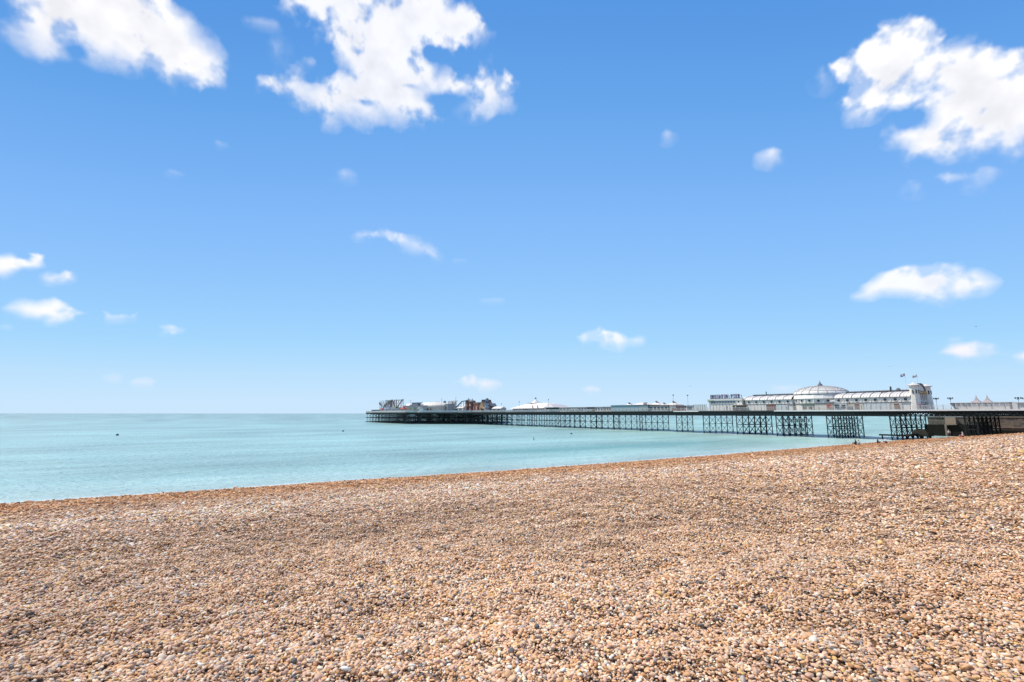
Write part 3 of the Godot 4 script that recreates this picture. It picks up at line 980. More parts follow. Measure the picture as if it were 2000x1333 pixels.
	for j in [0, 2, 3, 4, 5, 6]:
		obj("dome_band", Mb.new().lathe(Vector3.ZERO, [Vector2(curve[j].x, curve[j].y - 0.02), Vector2(curve[j].x + 0.1, curve[j].y + 0.04), Vector2(curve[j].x - 0.05, curve[j].y + 0.13)], 40), rib_grey if j > 0 else lead, dome)
	obj("lantern", Mb.new().lathe(Vector3(0, 7.7, 0), [Vector2(1.15, 0), Vector2(1.15, 0.22), Vector2(0.75, 0.3), Vector2(0.6, 0.75), Vector2(0.32, 0.95), Vector2(0.25, 1.3), Vector2(0.08, 1.5), Vector2(0.03, 2.0)], 10), lead, hall)
	# shop fronts at its foot
	for f in [[-21.8, -14.6, pale_wall, 0], [-14.4, -11.4, brick, 1], [-11.2, -7.4, teal_wall, 0], [7.6, 14.0, cream, 2], [14.2, 20.6, teal_wall, 0], [20.8, 23.2, cream, 1]]:
		var front := obj("shop_front", Mb.new().box(Vector3((f[0] + f[1]) / 2, 1.0, 6.58), Vector3(f[1] - f[0], 1.96, 0.2)), f[2], hall)
		for k in f[3]:
			obj("doorway", Mb.new().box(Vector3(lerpf(f[0], f[1], (k + 0.5) / f[3]), 0.95, 6.7), Vector3(1.1, 1.5, 0.05)), brown, front)
		for k in int((f[1] - f[0]) / 1.2):
			obj("panel_joint", Mb.new().box(Vector3(f[0] + 1.2 * (k + 0.5), 1.0, 6.69), Vector3(0.05, 1.9, 0.03)), trim, front)
	stall("awning_stall", "low stall with a yellow green awning at the foot of the dome", "stall", -35.2, -38.6, -0.9, 0.7, 1.6, cream, green, "flat", brown, 2, "", 0.2)
	stall("beige_booth", "beige booth under the dome, left of the red disc sign", "booth", -38.9, -43.2, -0.9, 0.5, 1.75, cream, trim, "flat", brown, 0, "", 0.08)
	stall("white_booth", "white booth with two dark doorways, right of the red disc sign", "booth", -44.2, -47.6, -1.3, 1.0, 2.0, white, white, "flat", dark, 2, "", 0.1)
	stall("brown_stall", "low brown snack stall below the flat roofed block's windows", "stall", -11.6, -15.6, -0.9, 1.3, 1.9, brown, cream, "flat", dark, 3)
	var disc := thing("disc_sign", "round red sign on the beige booth", "sign", -43.0, -0.75, DECK + 1.15)
	var face := obj("face", Mb.new().lathe(Vector3.ZERO, [Vector2(0.62, -0.05), Vector2(0.62, 0.05), Vector2(0.0, 0.06)], 18), mat(0.6, 0.10, 0.07, 0.5), disc)
	face.rotation.x = PI / 2
	var heart := obj("emblem", Mb.new().lathe(Vector3.ZERO, [Vector2(0.34, 0.05), Vector2(0.34, 0.09), Vector2(0.0, 0.1)], 12), mat(0.3, 0.01, 0.01, 0.5), disc)
	heart.rotation.x = PI / 2
	var par := thing("parasol", "white parasol on a dark pole in front of the dome", "parasol", -44.4, -0.5)
	obj("pole", Mb.new().lathe(Vector3.ZERO, [Vector2(0.04, 0), Vector2(0.04, 2.8)], 6), dark, par)
	obj("canopy", Mb.new().lathe(Vector3(0, 2.6, 0), [Vector2(0.95, 0), Vector2(0.5, 0.22), Vector2(0.03, 0.36)], 8), white, par)

	# --- the gatehouse
	var gate := thing("gatehouse", "white gatehouse with two flared towers and arched gable, landward end of domed hall", "gatehouse", -62.9, -8.4)
	for z in [4.7, -4.7]:
		var tw := obj("tower", Mb.new().lathe(Vector3(0.4, 0, z), [Vector2(1.28, 0), Vector2(1.16, 2.0), Vector2(1.02, 4.4), Vector2(0.96, 6.3), Vector2(1.1, 6.5)], 8, PI / 8), pale_wall, gate)
		obj("tower_cap", Mb.new().lathe(Vector3(0.4, 6.5, z), [Vector2(1.1, 0), Vector2(1.45, 0.05), Vector2(1.45, 0.18), Vector2(0.8, 0.42), Vector2(0.2, 0.75), Vector2(0.0, 0.95)], 12), white, tw)
		for a in [PI / 2, PI / 4, 0.0, -PI / 4]:
			obj("slit_window", Mb.new().box(Vector3(0.4 + cos(a) * 0.97, 4.85, z + sin(a) * 0.97), Vector3(0.24, 1.05, 0.24)), glass, tw)
	obj("wall", Mb.new().box(Vector3(0.1, 2.4, 0), Vector3(1.0, 4.8, 7.6)), pale_wall, gate)
	var arch := []
	for k in 13:
		var a := PI * k / 12
		arch.append(Vector2(-3.2 * cos(a), 4.9 + 2.2 * sin(a)))
	var gab := Mb.new().prism(arch, -0.35, 0.35)
	var ring_out := Mb.new()
	for i in gab.v.size():
		gab.v[i] = Vector3(gab.v[i].z + 0.1, gab.v[i].y, -gab.v[i].x)
	obj("gable", gab, white, gate)
	for k in 12:
		ring_out.bar(Vector3(0.4, arch[k].y, -arch[k].x), Vector3(0.4, arch[k + 1].y, -arch[k + 1].x), 0.5)
	obj("gable_arch", ring_out, mat(0.16, 0.10, 0.07, 0.7), gate)
	for k in 6:
		obj("pilaster", Mb.new().box(Vector3(0.68, 2.6, -3.3 + 1.32 * k), Vector3(0.2, 3.6, 0.32)), white, gate)
	for k in 5:
		obj("doorway", Mb.new().box(Vector3(0.62, 1.1, -2.64 + 1.32 * k), Vector3(0.08, 2.2, 0.8)), dark, gate)
		obj("window", Mb.new().box(Vector3(0.62, 3.4, -2.64 + 1.32 * k), Vector3(0.08, 1.2, 0.6)), brown, gate)
	var board := obj("sign_board", Mb.new().box(Vector3(0.86, 4.75, 0), Vector3(0.14, 0.9, 6.2)), mat(0.30, 0.15, 0.10, 0.7), gate)
	lettering("PALACE OF FUN", 0.5, 6.0, board, Vector3(0.95, 4.5, 0), PI / 2, mat(0.75, 0.52, 0.18, 0.4))

	for f in [[-61.0, -6.0, 2.9, "blue and white flag flying above the hall's landward end, left of the pair", [0.30, 0.30, 0.46]], [-61.9, -12.0, 2.2, "white flag with a grey emblem above the gatehouse, right of the pair", [0.66, 0.66, 0.70]]]:
		var fl := thing("flag", f[3], "flag", f[0], f[1], DECK + (5.6 if f[1] > -8 else 4.8), "flags over the gatehouse")
		var tall: float = 4.6 if f[1] > -8 else 5.3
		obj("pole", Mb.new().lathe(Vector3.ZERO, [Vector2(0.05, 0), Vector2(0.03, tall)], 6), white, fl)
		var cloth := Mb.new()
		for i in 6:
			var x0 := -0.17 * i
			var x1 := -0.17 * (i + 1)
			var z0 := 0.16 * sin(i * 1.1)
			var z1 := 0.16 * sin((i + 1) * 1.1)
			var top0 := tall - 0.05 - 0.05 * i
			var top1 := tall - 0.05 - 0.05 * (i + 1)
			cloth.hexa([Vector3(x1, top1 - 0.75, z1 + 0.01), Vector3(x0, top0 - 0.75, z0 + 0.01), Vector3(x0, top0 - 0.75, z0 - 0.01), Vector3(x1, top1 - 0.75, z1 - 0.01), Vector3(x1, top1, z1 + 0.01), Vector3(x0, top0, z0 + 0.01), Vector3(x0, top0, z0 - 0.01), Vector3(x1, top1, z1 - 0.01)])
		var cl := obj("cloth", cloth, mat(f[4][0], f[4][1], f[4][2], 0.8), fl)
		obj("emblem", Mb.new().box(Vector3(-0.5, tall - 0.55, 0.06), Vector3(0.4, 0.32, 0.26)), mat(0.34, 0.34, 0.36, 0.8) if f[1] < -8 else mat(0.6, 0.58, 0.62, 0.8), cl)

	# --- flat roofed block with the letter sign
	var block := thing("flat_block", "flat roofed white block with a band of windows, below the big roof letters", "building", -7.6, -9.5)
	obj("wall", Mb.new().box(Vector3(0.3, 1.9, 0), Vector3(13.2, 3.8, 14.6)), pale_wall, block)
	obj("parapet", Mb.new().box(Vector3(0.2, 4.05, 0), Vector3(13.8, 0.6, 15.2)), white, block)
	obj("eaves_board", Mb.new().box(Vector3(-5.2, 3.65, 7.6), Vector3(2.6, 0.35, 0.3)), green, block)
	for k in 9:
		var win := obj("window", Mb.new().box(Vector3(-4.9 + 1.12 * k, 3.1, 7.32), Vector3(1.0, 0.85, 0.1)), blue_glass, block)
		obj("window_frame", Mb.new().box(Vector3(-4.9 + 1.12 * k + 0.54, 3.1, 7.36), Vector3(0.1, 0.95, 0.14)), white, win)
	obj("sill", Mb.new().box(Vector3(-0.4, 2.58, 7.4), Vector3(10.4, 0.12, 0.2)), white, block)
	for k in 10:
		obj("panel_joint", Mb.new().box(Vector3(-5.8 + 1.3 * k, 1.2, 7.33), Vector3(0.06, 2.4, 0.06)), trim, block)
	obj("porthole", Mb.new().box(Vector3(5.6, 3.2, 7.34), Vector3(0.5, 0.5, 0.1)), glass, block)
	var sign := thing("letter_sign", "row of big dark capital letters standing on the flat roofed block", "sign", -7.9, -2.6, DECK + 4.35)
	var fr := Mb.new()
	fr.box(Vector3(0, 0.08, -0.2), Vector3(12.6, 0.12, 0.12)).box(Vector3(0, 1.1, -0.25), Vector3(12.6, 0.08, 0.08))
	for k in 14:
		fr.bar(Vector3(-6.2 + 0.95 * k, 0, -0.25), Vector3(-6.2 + 0.95 * k, 1.5, -0.25), 0.07)
		fr.bar(Vector3(-6.2 + 0.95 * k, 0.0, -1.0), Vector3(-6.2 + 0.95 * k, 1.1, -0.25), 0.06)
	obj("frame", fr, dark, sign)
	lettering("BRIGHTON PIER", 1.42, 11.8, sign, Vector3(-0.1, 0.16, 0), 0.0, mat(0.12, 0.09, 0.17, 0.6))

	# --- screen, stalls and pavilions along the neck
	var screen := thing("screen_fence", "pale screen of upright panels along the deck, left of the flat roofed block", "screen", 1.6, -0.9)
	for k in 6:
		obj("panel", Mb.new().box(Vector3(-2.3 + 0.95 * k, 1.22, 0), Vector3(0.92, 2.44, 0.06)), teal_wall, screen)
		obj("post", Mb.new().box(Vector3(-2.78 + 0.95 * k, 1.25, 0.05), Vector3(0.07, 2.5, 0.08)), trim, screen)
	stall("round_sign_stall", "white stall with a dark round sign, beside the pale screen", "stall", 5.2, 8.6, -1.6, 3.0, 1.95, white, trim, "flat", dark, 1, "small stalls left of the pale screen")
	stall("red_stall", "pinkish red stall, middle of three left of the pale screen", "stall", 9.0, 12.8, -1.6, 3.0, 1.95, mat(0.42, 0.20, 0.20, 0.7), trim, "flat", dark, 2, "small stalls left of the pale screen")
	stall("white_stall", "small white stall with pale shutters, left of the pinkish red stall", "stall", 13.2, 16.4, -1.6, 3.0, 2.0, white, cream, "flat", cream, 2, "small stalls left of the pale screen")
	stall("brown_booth", "low brown booth on the deck edge in front of the pinkish red stall", "booth", 11.6, 14.6, -0.5, 0.8, 1.0, brown, brown, "flat", dark, 0, "", 0.05)
	# blue-grey hall and the white roofs behind
	var teal := thing("blue_hall", "plain blue grey box hall at the deck edge in the middle of the pier", "building", 37.6, -4.6)
	obj("wall", Mb.new().box(Vector3(0, 1.3, 0), Vector3(21.6, 2.6, 8.0)), mat(0.27, 0.40, 0.44, 0.8), teal)
	obj("roof", Mb.new().box(Vector3(0, 2.68, 0), Vector3(22.2, 0.18, 8.6)), mat(0.16, 0.22, 0.24, 0.8), teal)
	obj("corner_post", Mb.new().box(Vector3(5.6, 1.3, 4.02), Vector3(0.16, 2.6, 0.1)), lead, teal)
	obj("end_panel", Mb.new().box(Vector3(8.25, 1.3, 4.03), Vector3(5.1, 2.5, 0.06)), mat(0.30, 0.37, 0.38, 0.8), teal)
	stall("shop_row", "grey row of small shops with dark openings, right of the blue grey hall", "shop", 26.4, 16.9, -1.2, 6.0, 2.25, mat(0.42, 0.43, 0.43, 0.8), brown, "flat", dark, 5)
	var k_roof := 0
	for r in [[45.5, 4.6, 3.9, "small white peaked roof at the seaward end of the blue grey hall"], [37.5, 8.4, 3.5, "long white rounded roof behind the blue grey hall"], [29.6, 5.6, 4.2, "white peaked roof with grey ventilator, above the blue hall's right end"], [25.4, 3.6, 3.4, "low white hipped roof between two peaked roofs of the shops"], [20.6, 4.6, 4.0, "white peaked roof at the right end of the shop row"]]:
		var pv := thing("roof_pavilion", r[3], "pavilion", r[0], -10.5, DECK, "white roofed pavilions in the middle of the pier")
		var w: float = r[1] / 2
		obj("wall", Mb.new().box(Vector3(0, 1.35, 0), Vector3(w * 1.9, 2.7, 6.4)), white, pv)
		if k_roof == 1:
			obj("roof", sloped(Mb.new().prism([Vector2(-w - 0.2, 2.7), Vector2(-w * 0.7, 3.5), Vector2(-w * 0.2, 3.85), Vector2(w * 0.5, 3.85), Vector2(w + 0.2, 2.7)], -3.4, 3.4), 2.7, 3.9, 0.35), roof_white, pv)
			for j in 4:
				obj("roof_vent", Mb.new().bar(Vector3(w * 0.55 + 0.55 * j, 3.0, 3.0), Vector3(w * 0.55 + 0.55 * j + 0.3, 3.9, 3.0), 0.22), brown, pv)
		else:
			obj("roof", Mb.new().lathe(Vector3(0, 2.7, 0), [Vector2(w * 1.5, 0), Vector2(w * 0.75, (r[2] - 2.7) * 0.5), Vector2(0.25, r[2] - 2.7)], 4, PI / 4), roof_white, pv)
			obj("ventilator", Mb.new().prism([Vector2(-0.35, r[2] - 0.35), Vector2(1.3, r[2] - 1.0), Vector2(1.5, r[2] - 0.75), Vector2(-0.2, r[2] + 0.35)], 0.6, 1.3), lead, pv)
		k_roof += 1
	# small kiosks with open fronts
	var tints := [[pale_wall, "pale grey"], [cream, "cream"], [white, "white"], [brick, "dark red"], [white, "white"], [cream, "cream"]]
	var where := [[88.5, 80.0], [79.4, 73.5], [73.0, 67.0], [66.4, 61.5], [61.0, 55.5], [55.0, 50.0]]
	var words := ["long pale grey kiosk right of the white domed tent", "cream kiosk, second right of the white domed tent", "white kiosk just left of the dark red kiosk", "dark red kiosk among the pale ones in mid pier", "white kiosk just right of the dark red kiosk", "cream kiosk beside the blue grey hall's left end"]
	for k in 6:
		stall("kiosk", words[k], "kiosk", where[k][0], where[k][1], -2.2, 3.4, 2.0, tints[k][0], lead if k % 2 else trim, "flat", dark if k != 1 else cream, 3, "kiosks in the middle of the pier")
	# the white tent
	var tent := thing("domed_tent", "wide white tented pavilion with a small peaked cupola and ball on top", "pavilion", 117.0, -10.0)
	obj("wall", Mb.new().box(Vector3(0, 1.0, 0), Vector3(36, 2.0, 14)), mat(0.42, 0.36, 0.38, 0.8), tent)
	obj("roof", sloped(Mb.new().prism([Vector2(-21, 2.0), Vector2(-13, 4.0), Vector2(-6, 5.1), Vector2(11, 5.1), Vector2(13, 4.3), Vector2(14, 2.0)], -7.4, 7.4), 2.0, 5.1, 0.3), roof_white, tent)
	obj("roof_end", sloped(Mb.new().prism([Vector2(13.2, 4.6), Vector2(17.5, 3.9), Vector2(22.5, 2.2), Vector2(14.1, 2.2)], -6.4, 6.6), 2.2, 5.0, 0.5), mat(0.55, 0.55, 0.55, 0.7), tent)
	obj("cupola", Mb.new().lathe(Vector3(-3.5, 5.1, 0), [Vector2(3.6, 0), Vector2(2.9, 0.15), Vector2(1.7, 0.9), Vector2(0.5, 2.0), Vector2(0.06, 2.5), Vector2(0.06, 3.0)], 8), roof_white, tent)
	obj("cupola_base", Mb.new().box(Vector3(-4.0, 5.2, 0), Vector3(9.0, 0.3, 5.0)), lead, tent)
	obj("finial", Mb.new().lathe(Vector3(-3.5, 8.1, 0), [Vector2(0.0, -0.55), Vector2(0.4, -0.4), Vector2(0.55, 0.0), Vector2(0.4, 0.4), Vector2(0.0, 0.55)], 8), lead, tent)
	for x in [3.5, 8.3]:
		obj("banner", Mb.new().box(Vector3(x, 2.4, 7.2), Vector3(0.8, 2.6, 0.1)), brick, tent)
	obj("doorway", Mb.new().box(Vector3(-4, 1.2, 7.05), Vector3(5.0, 1.5, 0.1)), dark, tent)
	stall("green_stall", "dark green stall at the right end of the white tented pavilion", "stall", 100.6, 93.0, -2.6, 3.0, 2.2, mat(0.03, 0.10, 0.07, 0.7), trim, "flat", dark, 1)
	stall("grey_cabin", "low pale cabin left of the white tented pavilion", "cabin", 158.0, 147.0, -2.0, 4.0, 2.2, mat(0.5, 0.5, 0.48, 0.7), white, "gable", dark, 2)

	# --- rides and houses on the head
	var house := thing("red_house", "red brick ride house with two capped square towers on the pier head", "house", 194.0, -10.0)
	obj("wall", Mb.new().box(Vector3(2.8, 2.7, 0), Vector3(16.0, 5.4, 8.0)), brick, house)
	obj("roof", Mb.new().prism([Vector2(-5.2, 5.4), Vector2(10.9, 5.4), Vector2(10.0, 6.9), Vector2(-4.0, 6.9)], -4.2, 4.2), mat(0.20, 0.13, 0.12, 0.8), house)
	for tw in [[-5.2, 8.2], [0.4, 7.6]]:
		var m := obj("tower", Mb.new().box(Vector3(tw[0], tw[1] / 2, 3.4), Vector3(3.6, tw[1], 3.6)), brick, house)
		obj("tower_cap", Mb.new().lathe(Vector3(tw[0], tw[1], 3.4), [Vector2(2.8, 0), Vector2(2.6, 0.3), Vector2(1.2, 1.0), Vector2(0.3, 1.4), Vector2(0.08, 2.4)], 8), lead, m)
		for y in [2.4, 5.0]:
			obj("window", Mb.new().box(Vector3(tw[0], y, 5.22), Vector3(1.1, 1.4, 0.08)), cream, m)
	for k in 4:
		obj("window", Mb.new().box(Vector3(3.6 + 2.1 * k, 2.8, 4.03), Vector3(0.9, 2.6, 0.08)), dark if k % 2 else cream, house)
	var inn := thing("ochre_house", "ochre gabled ride house between the red house and the slide tower", "house", 177.6, -9.0)
	obj("wall", Mb.new().box(Vector3(0, 2.4, 0), Vector3(7.0, 4.8, 7.0)), ochre, inn)
	obj("roof", Mb.new().prism([Vector2(-3.9, 4.7), Vector2(3.9, 4.7), Vector2(0.6, 7.5), Vector2(0.3, 8.6), Vector2(0.0, 8.6), Vector2(-0.6, 7.5)], -3.7, 3.6), mat(0.16, 0.12, 0.09, 0.8), inn)
	obj("gable_front", Mb.new().prism([Vector2(-3.2, 2.6), Vector2(3.2, 2.6), Vector2(0, 6.9)], 3.4, 3.75), ochre, inn)
	obj("doorway", Mb.new().box(Vector3(0.6, 1.6, 3.8), Vector3(2.6, 2.4, 0.1)), dark, inn)
	obj("wing", Mb.new().box(Vector3(6.0, 2.0, 0.5), Vector3(6.6, 4.0, 6.0)), brown, inn)
	obj("wing_roof", Mb.new().prism([Vector2(2.4, 4.0), Vector2(9.6, 4.0), Vector2(7.6, 6.0), Vector2(4.0, 6.0)], -2.9, 4.0), lead, inn)
	obj("awning", Mb.new().prism([Vector2(3.0, 2.4), Vector2(9.4, 2.2), Vector2(8.0, 3.4), Vector2(4.6, 3.5)], 3.4, 5.2), mat(0.62, 0.46, 0.25, 0.7), inn)
	var slide := thing("slide_tower", "grey tapered slide tower with a winding chute and railed top", "helter skelter", 169.6, -5.0)
	obj("shaft", Mb.new().lathe(Vector3.ZERO, [Vector2(1.9, 0), Vector2(1.25, 6.2)], 12), mat(0.46, 0.46, 0.48, 0.8), slide)
	obj("gallery", Mb.new().lathe(Vector3(0, 6.1, 0), [Vector2(1.25, 0), Vector2(1.8, 0.1), Vector2(1.8, 0.9), Vector2(1.1, 0.95)], 12), mat(0.10, 0.08, 0.13, 0.7), slide)
	obj("top_room", Mb.new().lathe(Vector3(0, 7.0, 0), [Vector2(1.1, 0), Vector2(1.05, 1.6)], 10), mat(0.25, 0.28, 0.32, 0.7), slide)
	obj("top_roof", Mb.new().lathe(Vector3(0, 8.6, 0), [Vector2(1.3, 0), Vector2(0.8, 0.5), Vector2(0.0, 0.9)], 10), dark, slide)
	var chute := Mb.new()
	for k in 40:
		var a := k * 0.42
		var b := (k + 1) * 0.42
		var ra := 2.1 - 0.6 * k / 40.0
		chute.bar(Vector3(cos(a) * ra, 0.4 + 5.6 * k / 40.0, sin(a) * ra), Vector3(cos(b) * ra, 0.4 + 5.6 * (k + 1) / 40.0, sin(b) * ra), 0.5, 0.3)
	obj("chute", chute, mat(0.22, 0.22, 0.26, 0.6), slide)
	stall("sloped_white_house", "small white house with a steep sloping roof left of the red house", "house", 207.0, 199.0, -2.0, 7.0, 3.2, white, roof_white, "gable", lead, 1)
	var lift := thing("lift_track", "slanting dark ride track climbing on posts beside the white sloping house", "ride", 206.0, -3.0)
	var lt := Mb.new()
	lt.bar(Vector3(-7, 3.2, 0), Vector3(3.5, 7.9, 0), 0.7, 0.5).bar(Vector3(3.5, 7.9, 0), Vector3(12.5, 8.3, 0), 0.6, 0.5)
	obj("track", lt, dark, lift)
	var lp := Mb.new()
	for k in 5:
		lp.bar(Vector3(-6 + 4 * k, 0, 0), Vector3(-6 + 4 * k, minf(3.6 + 1.8 * k, 8.0), 0), 0.25)
	obj("posts", lp, trim, lift)
	var frame := thing("ride_gantry", "tall open gantry frame with white sheets, left of the red house", "ride", 219.0, -4.0)
	var gf := Mb.new()
	for x in [-6.5, 0.0, 6.5]:
		gf.bar(Vector3(x, 0, 1), Vector3(x, 8.4, 1), 0.35)
	gf.bar(Vector3(-6.7, 8.3, 1), Vector3(9.0, 8.3, 1), 0.4).bar(Vector3(-6.5, 5.2, 1), Vector3(6.5, 5.2, 1), 0.2)
	obj("frame", gf, trim, frame)
	for k in 3:
		obj("sheet", Mb.new().box(Vector3(-4.4 + 4.3 * k, 5.7, 0.4), Vector3(3.9, 4.6, 0.1)), white, frame)
	obj("base", Mb.new().box(Vector3(0, 1.4, 0), Vector3(16, 2.8, 4)), green, frame)
	var loop := thing("ride_loop", "round ride loop of dark tube standing over a green base", "ride", 232.5, -3.0)
	var lo := Mb.new()
	for k in 18:
		var a := TAU * k / 18
		var b := TAU * (k + 1) / 18
		lo.bar(Vector3(cos(a) * 4.3, 4.0 + sin(a) * 3.8, 0), Vector3(cos(b) * 4.3, 4.0 + sin(b) * 3.8, 0), 0.5)
	obj("loop", lo, dark, loop)
	obj("canopy", Mb.new().lathe(Vector3(0, 3.0, -1), [Vector2(3.6, 0), Vector2(2.8, 1.8), Vector2(0.0, 3.0)], 12), white, loop)
	obj("base", Mb.new().box(Vector3(1, 1.5, 0), Vector3(12, 3.0, 5)), green, loop)
	obj("top_box", Mb.new().box(Vector3(0.3, 8.4, 0), Vector3(2.4, 0.9, 1.2)), lead, loop)
	var merry := thing("round_tent", "big round cream pavilion with a low cone roof on the pier head", "pavilion", 227.0, 6.0)
	obj("wall", Mb.new().lathe(Vector3.ZERO, [Vector2(11.0, 0), Vector2(11.0, 4.4)], 24), mat(0.74, 0.68, 0.56, 0.7), merry)
	obj("roof", Mb.new().lathe(Vector3(0, 4.4, 0), [Vector2(11.3, 0), Vector2(10.8, 0.9), Vector2(8.4, 2.2), Vector2(4.5, 3.0), Vector2(2.4, 3.2), Vector2(2.3, 3.5), Vector2(0.0, 3.6)], 24), mat(0.80, 0.74, 0.64, 0.6), merry)
	for k in 3:
		obj("doorway", Mb.new().box(Vector3(2.0 + 3.5 * k, 1.5, 10.75 - 0.9 * k), Vector3(1.4, 2.6, 0.5)), brown, merry)
	stall("navy_cabin", "dark navy square cabin left of the round cream pavilion", "cabin", 252.0, 243.0, 10.0, 6.0, 6.6, mat(0.19, 0.20, 0.30, 0.7), lead, "flat", mat(0.3, 0.12, 0.12, 0.7), 2)
	stall("grey_cabin_tall", "slate grey cabin at the right side of the round cream pavilion", "cabin", 217.5, 212.5, 4.0, 6.0, 5.8, mat(0.36, 0.38, 0.41, 0.7), lead, "flat", blue_glass, 1)
	stall("green_ride_house", "long low green ride building near the seaward end", "ride", 256.0, 214.0, 30.0, 7.0, 3.4, mat(0.36, 0.43, 0.30, 0.8), mat(0.45, 0.47, 0.44, 0.8), "flat", tarp, 4)
	stall("long_shed", "long dark roofed shed behind the low green ride building", "shed", 258.0, 222.0, 20.0, 8.0, 4.8, mat(0.55, 0.58, 0.55, 0.8), lead, "flat", tarp, 3)
	stall("slate_box", "blue grey box room on top of the long shed", "cabin", 253.0, 241.0, 16.0, 4.0, 7.4, mat(0.20, 0.24, 0.29, 0.8), lead, "flat", blue_glass, 0)
	stall("white_cabin", "white cabin right of the blue grey box room", "cabin", 240.0, 224.0, 14.0, 4.0, 6.2, white, roof_white, "hip", lead, 2, "white cabins on the pier head")
	stall("white_cabin", "white cabin beside the roller coaster", "cabin", 270.0, 258.0, 16.0, 5.0, 5.4, white, roof_white, "gable", brown, 2, "white cabins on the pier head")
	# little stalls along the head's near side
	for k in 5:
		stall("small_stall", ["cream stall with red awning at the pier head, left of the green ride building", "pale stall with blue roof standing before the green ride building", "white stall with a green roof, before the round cream pavilion's left side", "cream stall with a red roof, before the round cream pavilion's right side", "pale stall with a grey roof below the ride loop"][k], "stall", 276.0 - 16.5 * k, 271.5 - 16.5 * k, 35.0 - (0.0 if k < 4 else 6.0), 3.0, 2.2 + 0.5 * (k % 3), [cream, pale_wall, white, cream, pale_wall][k], [red, mat(0.15, 0.25, 0.42, 0.7), green, red, lead][k], ["hip", "cone", "gable", "cone", "hip"][k], dark, 2, "small stalls along the pier head")
	for k in 4:
		var pole := thing("flagpole", ["bare thin pole beside the roller coaster", "bare thin pole left of the round cream pavilion", "bare thin pole right of the round cream pavilion", "bare thin pole between the gantry and the red house"][k], "pole", [266.0, 246.0, 210.0, 203.0][k], [24.0, 20.0, 10.0, 2.0][k], DECK, "thin poles on the pier head")
		obj("column", Mb.new().lathe(Vector3.ZERO, [Vector2(0.12, 0), Vector2(0.07, 8.5 + 0.7 * k)], 6), trim, pole)
		obj("lamp", Mb.new().box(Vector3(0.3, 8.4 + 0.7 * k, 0), Vector3(0.9, 0.3, 0.3)), lead, pole)
	# roller coaster
	var coaster := thing("roller_coaster", "roller coaster of pale lattice and twisting dark track at the seaward end", "roller coaster", 290.0, 20.0)
	var lat := Mb.new()
	for k in 9:
		var x := -21.0 + 5.2 * k
		var hgt := 10.6 if k > 0 else 10.2
		for z in [-3.0, 3.0]:
			lat.bar(Vector3(x, 0, z), Vector3(x, hgt, z), 0.35)
			if k < 8:
				lat.bar(Vector3(x, 0.5, z), Vector3(x + 5.2, 5.5, z), 0.22).bar(Vector3(x, 5.5, z), Vector3(x + 5.2, 10.0, z), 0.22)
				lat.bar(Vector3(x + 5.2, 0.5, z), Vector3(x, 5.5, z), 0.22).bar(Vector3(x, 5.5, z), Vector3(x + 5.2, 5.5, z), 0.22)
	obj("lattice", lat, mat(0.48, 0.40, 0.36, 0.7), coaster)
	var tr := Mb.new()
	var last := Vector3.ZERO
	for k in 61:
		var u := k / 60.0
		var p := Vector3(-22.0 + 44.0 * u, 7.2 + 3.6 * sin(u * 17.0) * (0.35 + 0.65 * u), 3.2 + 1.5 * sin(u * 9.0))
		if k > 0:
			tr.bar(last, p, 0.8, 0.4)
		last = p
	tr.bar(Vector3(-24, 10.6, -3), Vector3(-10, 10.4, -3), 0.8, 0.5).bar(Vector3(-10, 10.4, -3), Vector3(-20, 3.0, -2), 0.7, 0.4)
	tr.bar(Vector3(-2, 10.5, -3), Vector3(20, 10.2, -3), 0.8, 0.5).bar(Vector3(20, 10.8, -3), Vector3(4, 3.5, -3), 0.7, 0.4).bar(Vector3(8, 9.8, 3.5), Vector3(-14, 2.5, 3.5), 0.7, 0.4)
	obj("track", tr, mat(0.11, 0.14, 0.15, 0.6), coaster)
	obj("platform", Mb.new().box(Vector3(0, 1.2, 2), Vector3(42, 2.2, 9)), mat(0.42, 0.44, 0.43, 0.8), coaster)
	stall("sea_end_hut", "low grey hut at the seaward corner of the pier head", "hut", 299.0, 284.0, 34.0, 4.0, 2.0, mat(0.22, 0.25, 0.25, 0.8), tarp, "flat", dark, 2)

	# --- landward pavilion
	var kio := thing("spired_pavilion", "low white pavilion with two dark pointed spires near the beach end of the pier", "pavilion", -74.6, -13.5)
	obj("wall", Mb.new().box(Vector3(0, 0.85, 0), Vector3(10.6, 1.7, 5.0)), pale_wall, kio)
	obj("roof", Mb.new().box(Vector3(0, 1.8, 0.1), Vector3(11.4, 0.14, 5.5)), white, kio)
	obj("end_brace", Mb.new().prism([Vector2(-5.9, 1.7), Vector2(-5.2, 1.7), Vector2(-4.6, 0.0), Vector2(-4.8, 0.0)], 2.2, 3.4), dark, kio)
	for x in [-1.0, 1.1]:
		var sp := obj("spire", Mb.new().lathe(Vector3(x, 1.9, 1.0), [Vector2(1.35, 0), Vector2(0.6, 0.5), Vector2(0.22, 1.15), Vector2(0.03, 1.75), Vector2(0.02, 2.1)], 4, PI / 4), mat(0.42, 0.36, 0.36, 0.7), kio)
		obj("spire_back", Mb.new().lathe(Vector3(x + 0.05, 1.905, 0.99), [Vector2(1.3, 0), Vector2(0.56, 0.52), Vector2(0.2, 1.16), Vector2(0.02, 1.77)], 3, -PI / 4), lead, sp)
	for k in 9:
		obj("window", Mb.new().box(Vector3(-4.2 + 1.05 * k, 1.15, 2.53), Vector3(0.6, 0.7, 0.06)), blue_glass if k < 3 or k == 5 else white, kio)
	for k in 10:
		obj("post", Mb.new().box(Vector3(-4.75 + 1.05 * k, 0.85, 3.3), Vector3(0.1, 1.7, 0.1)), white, kio)
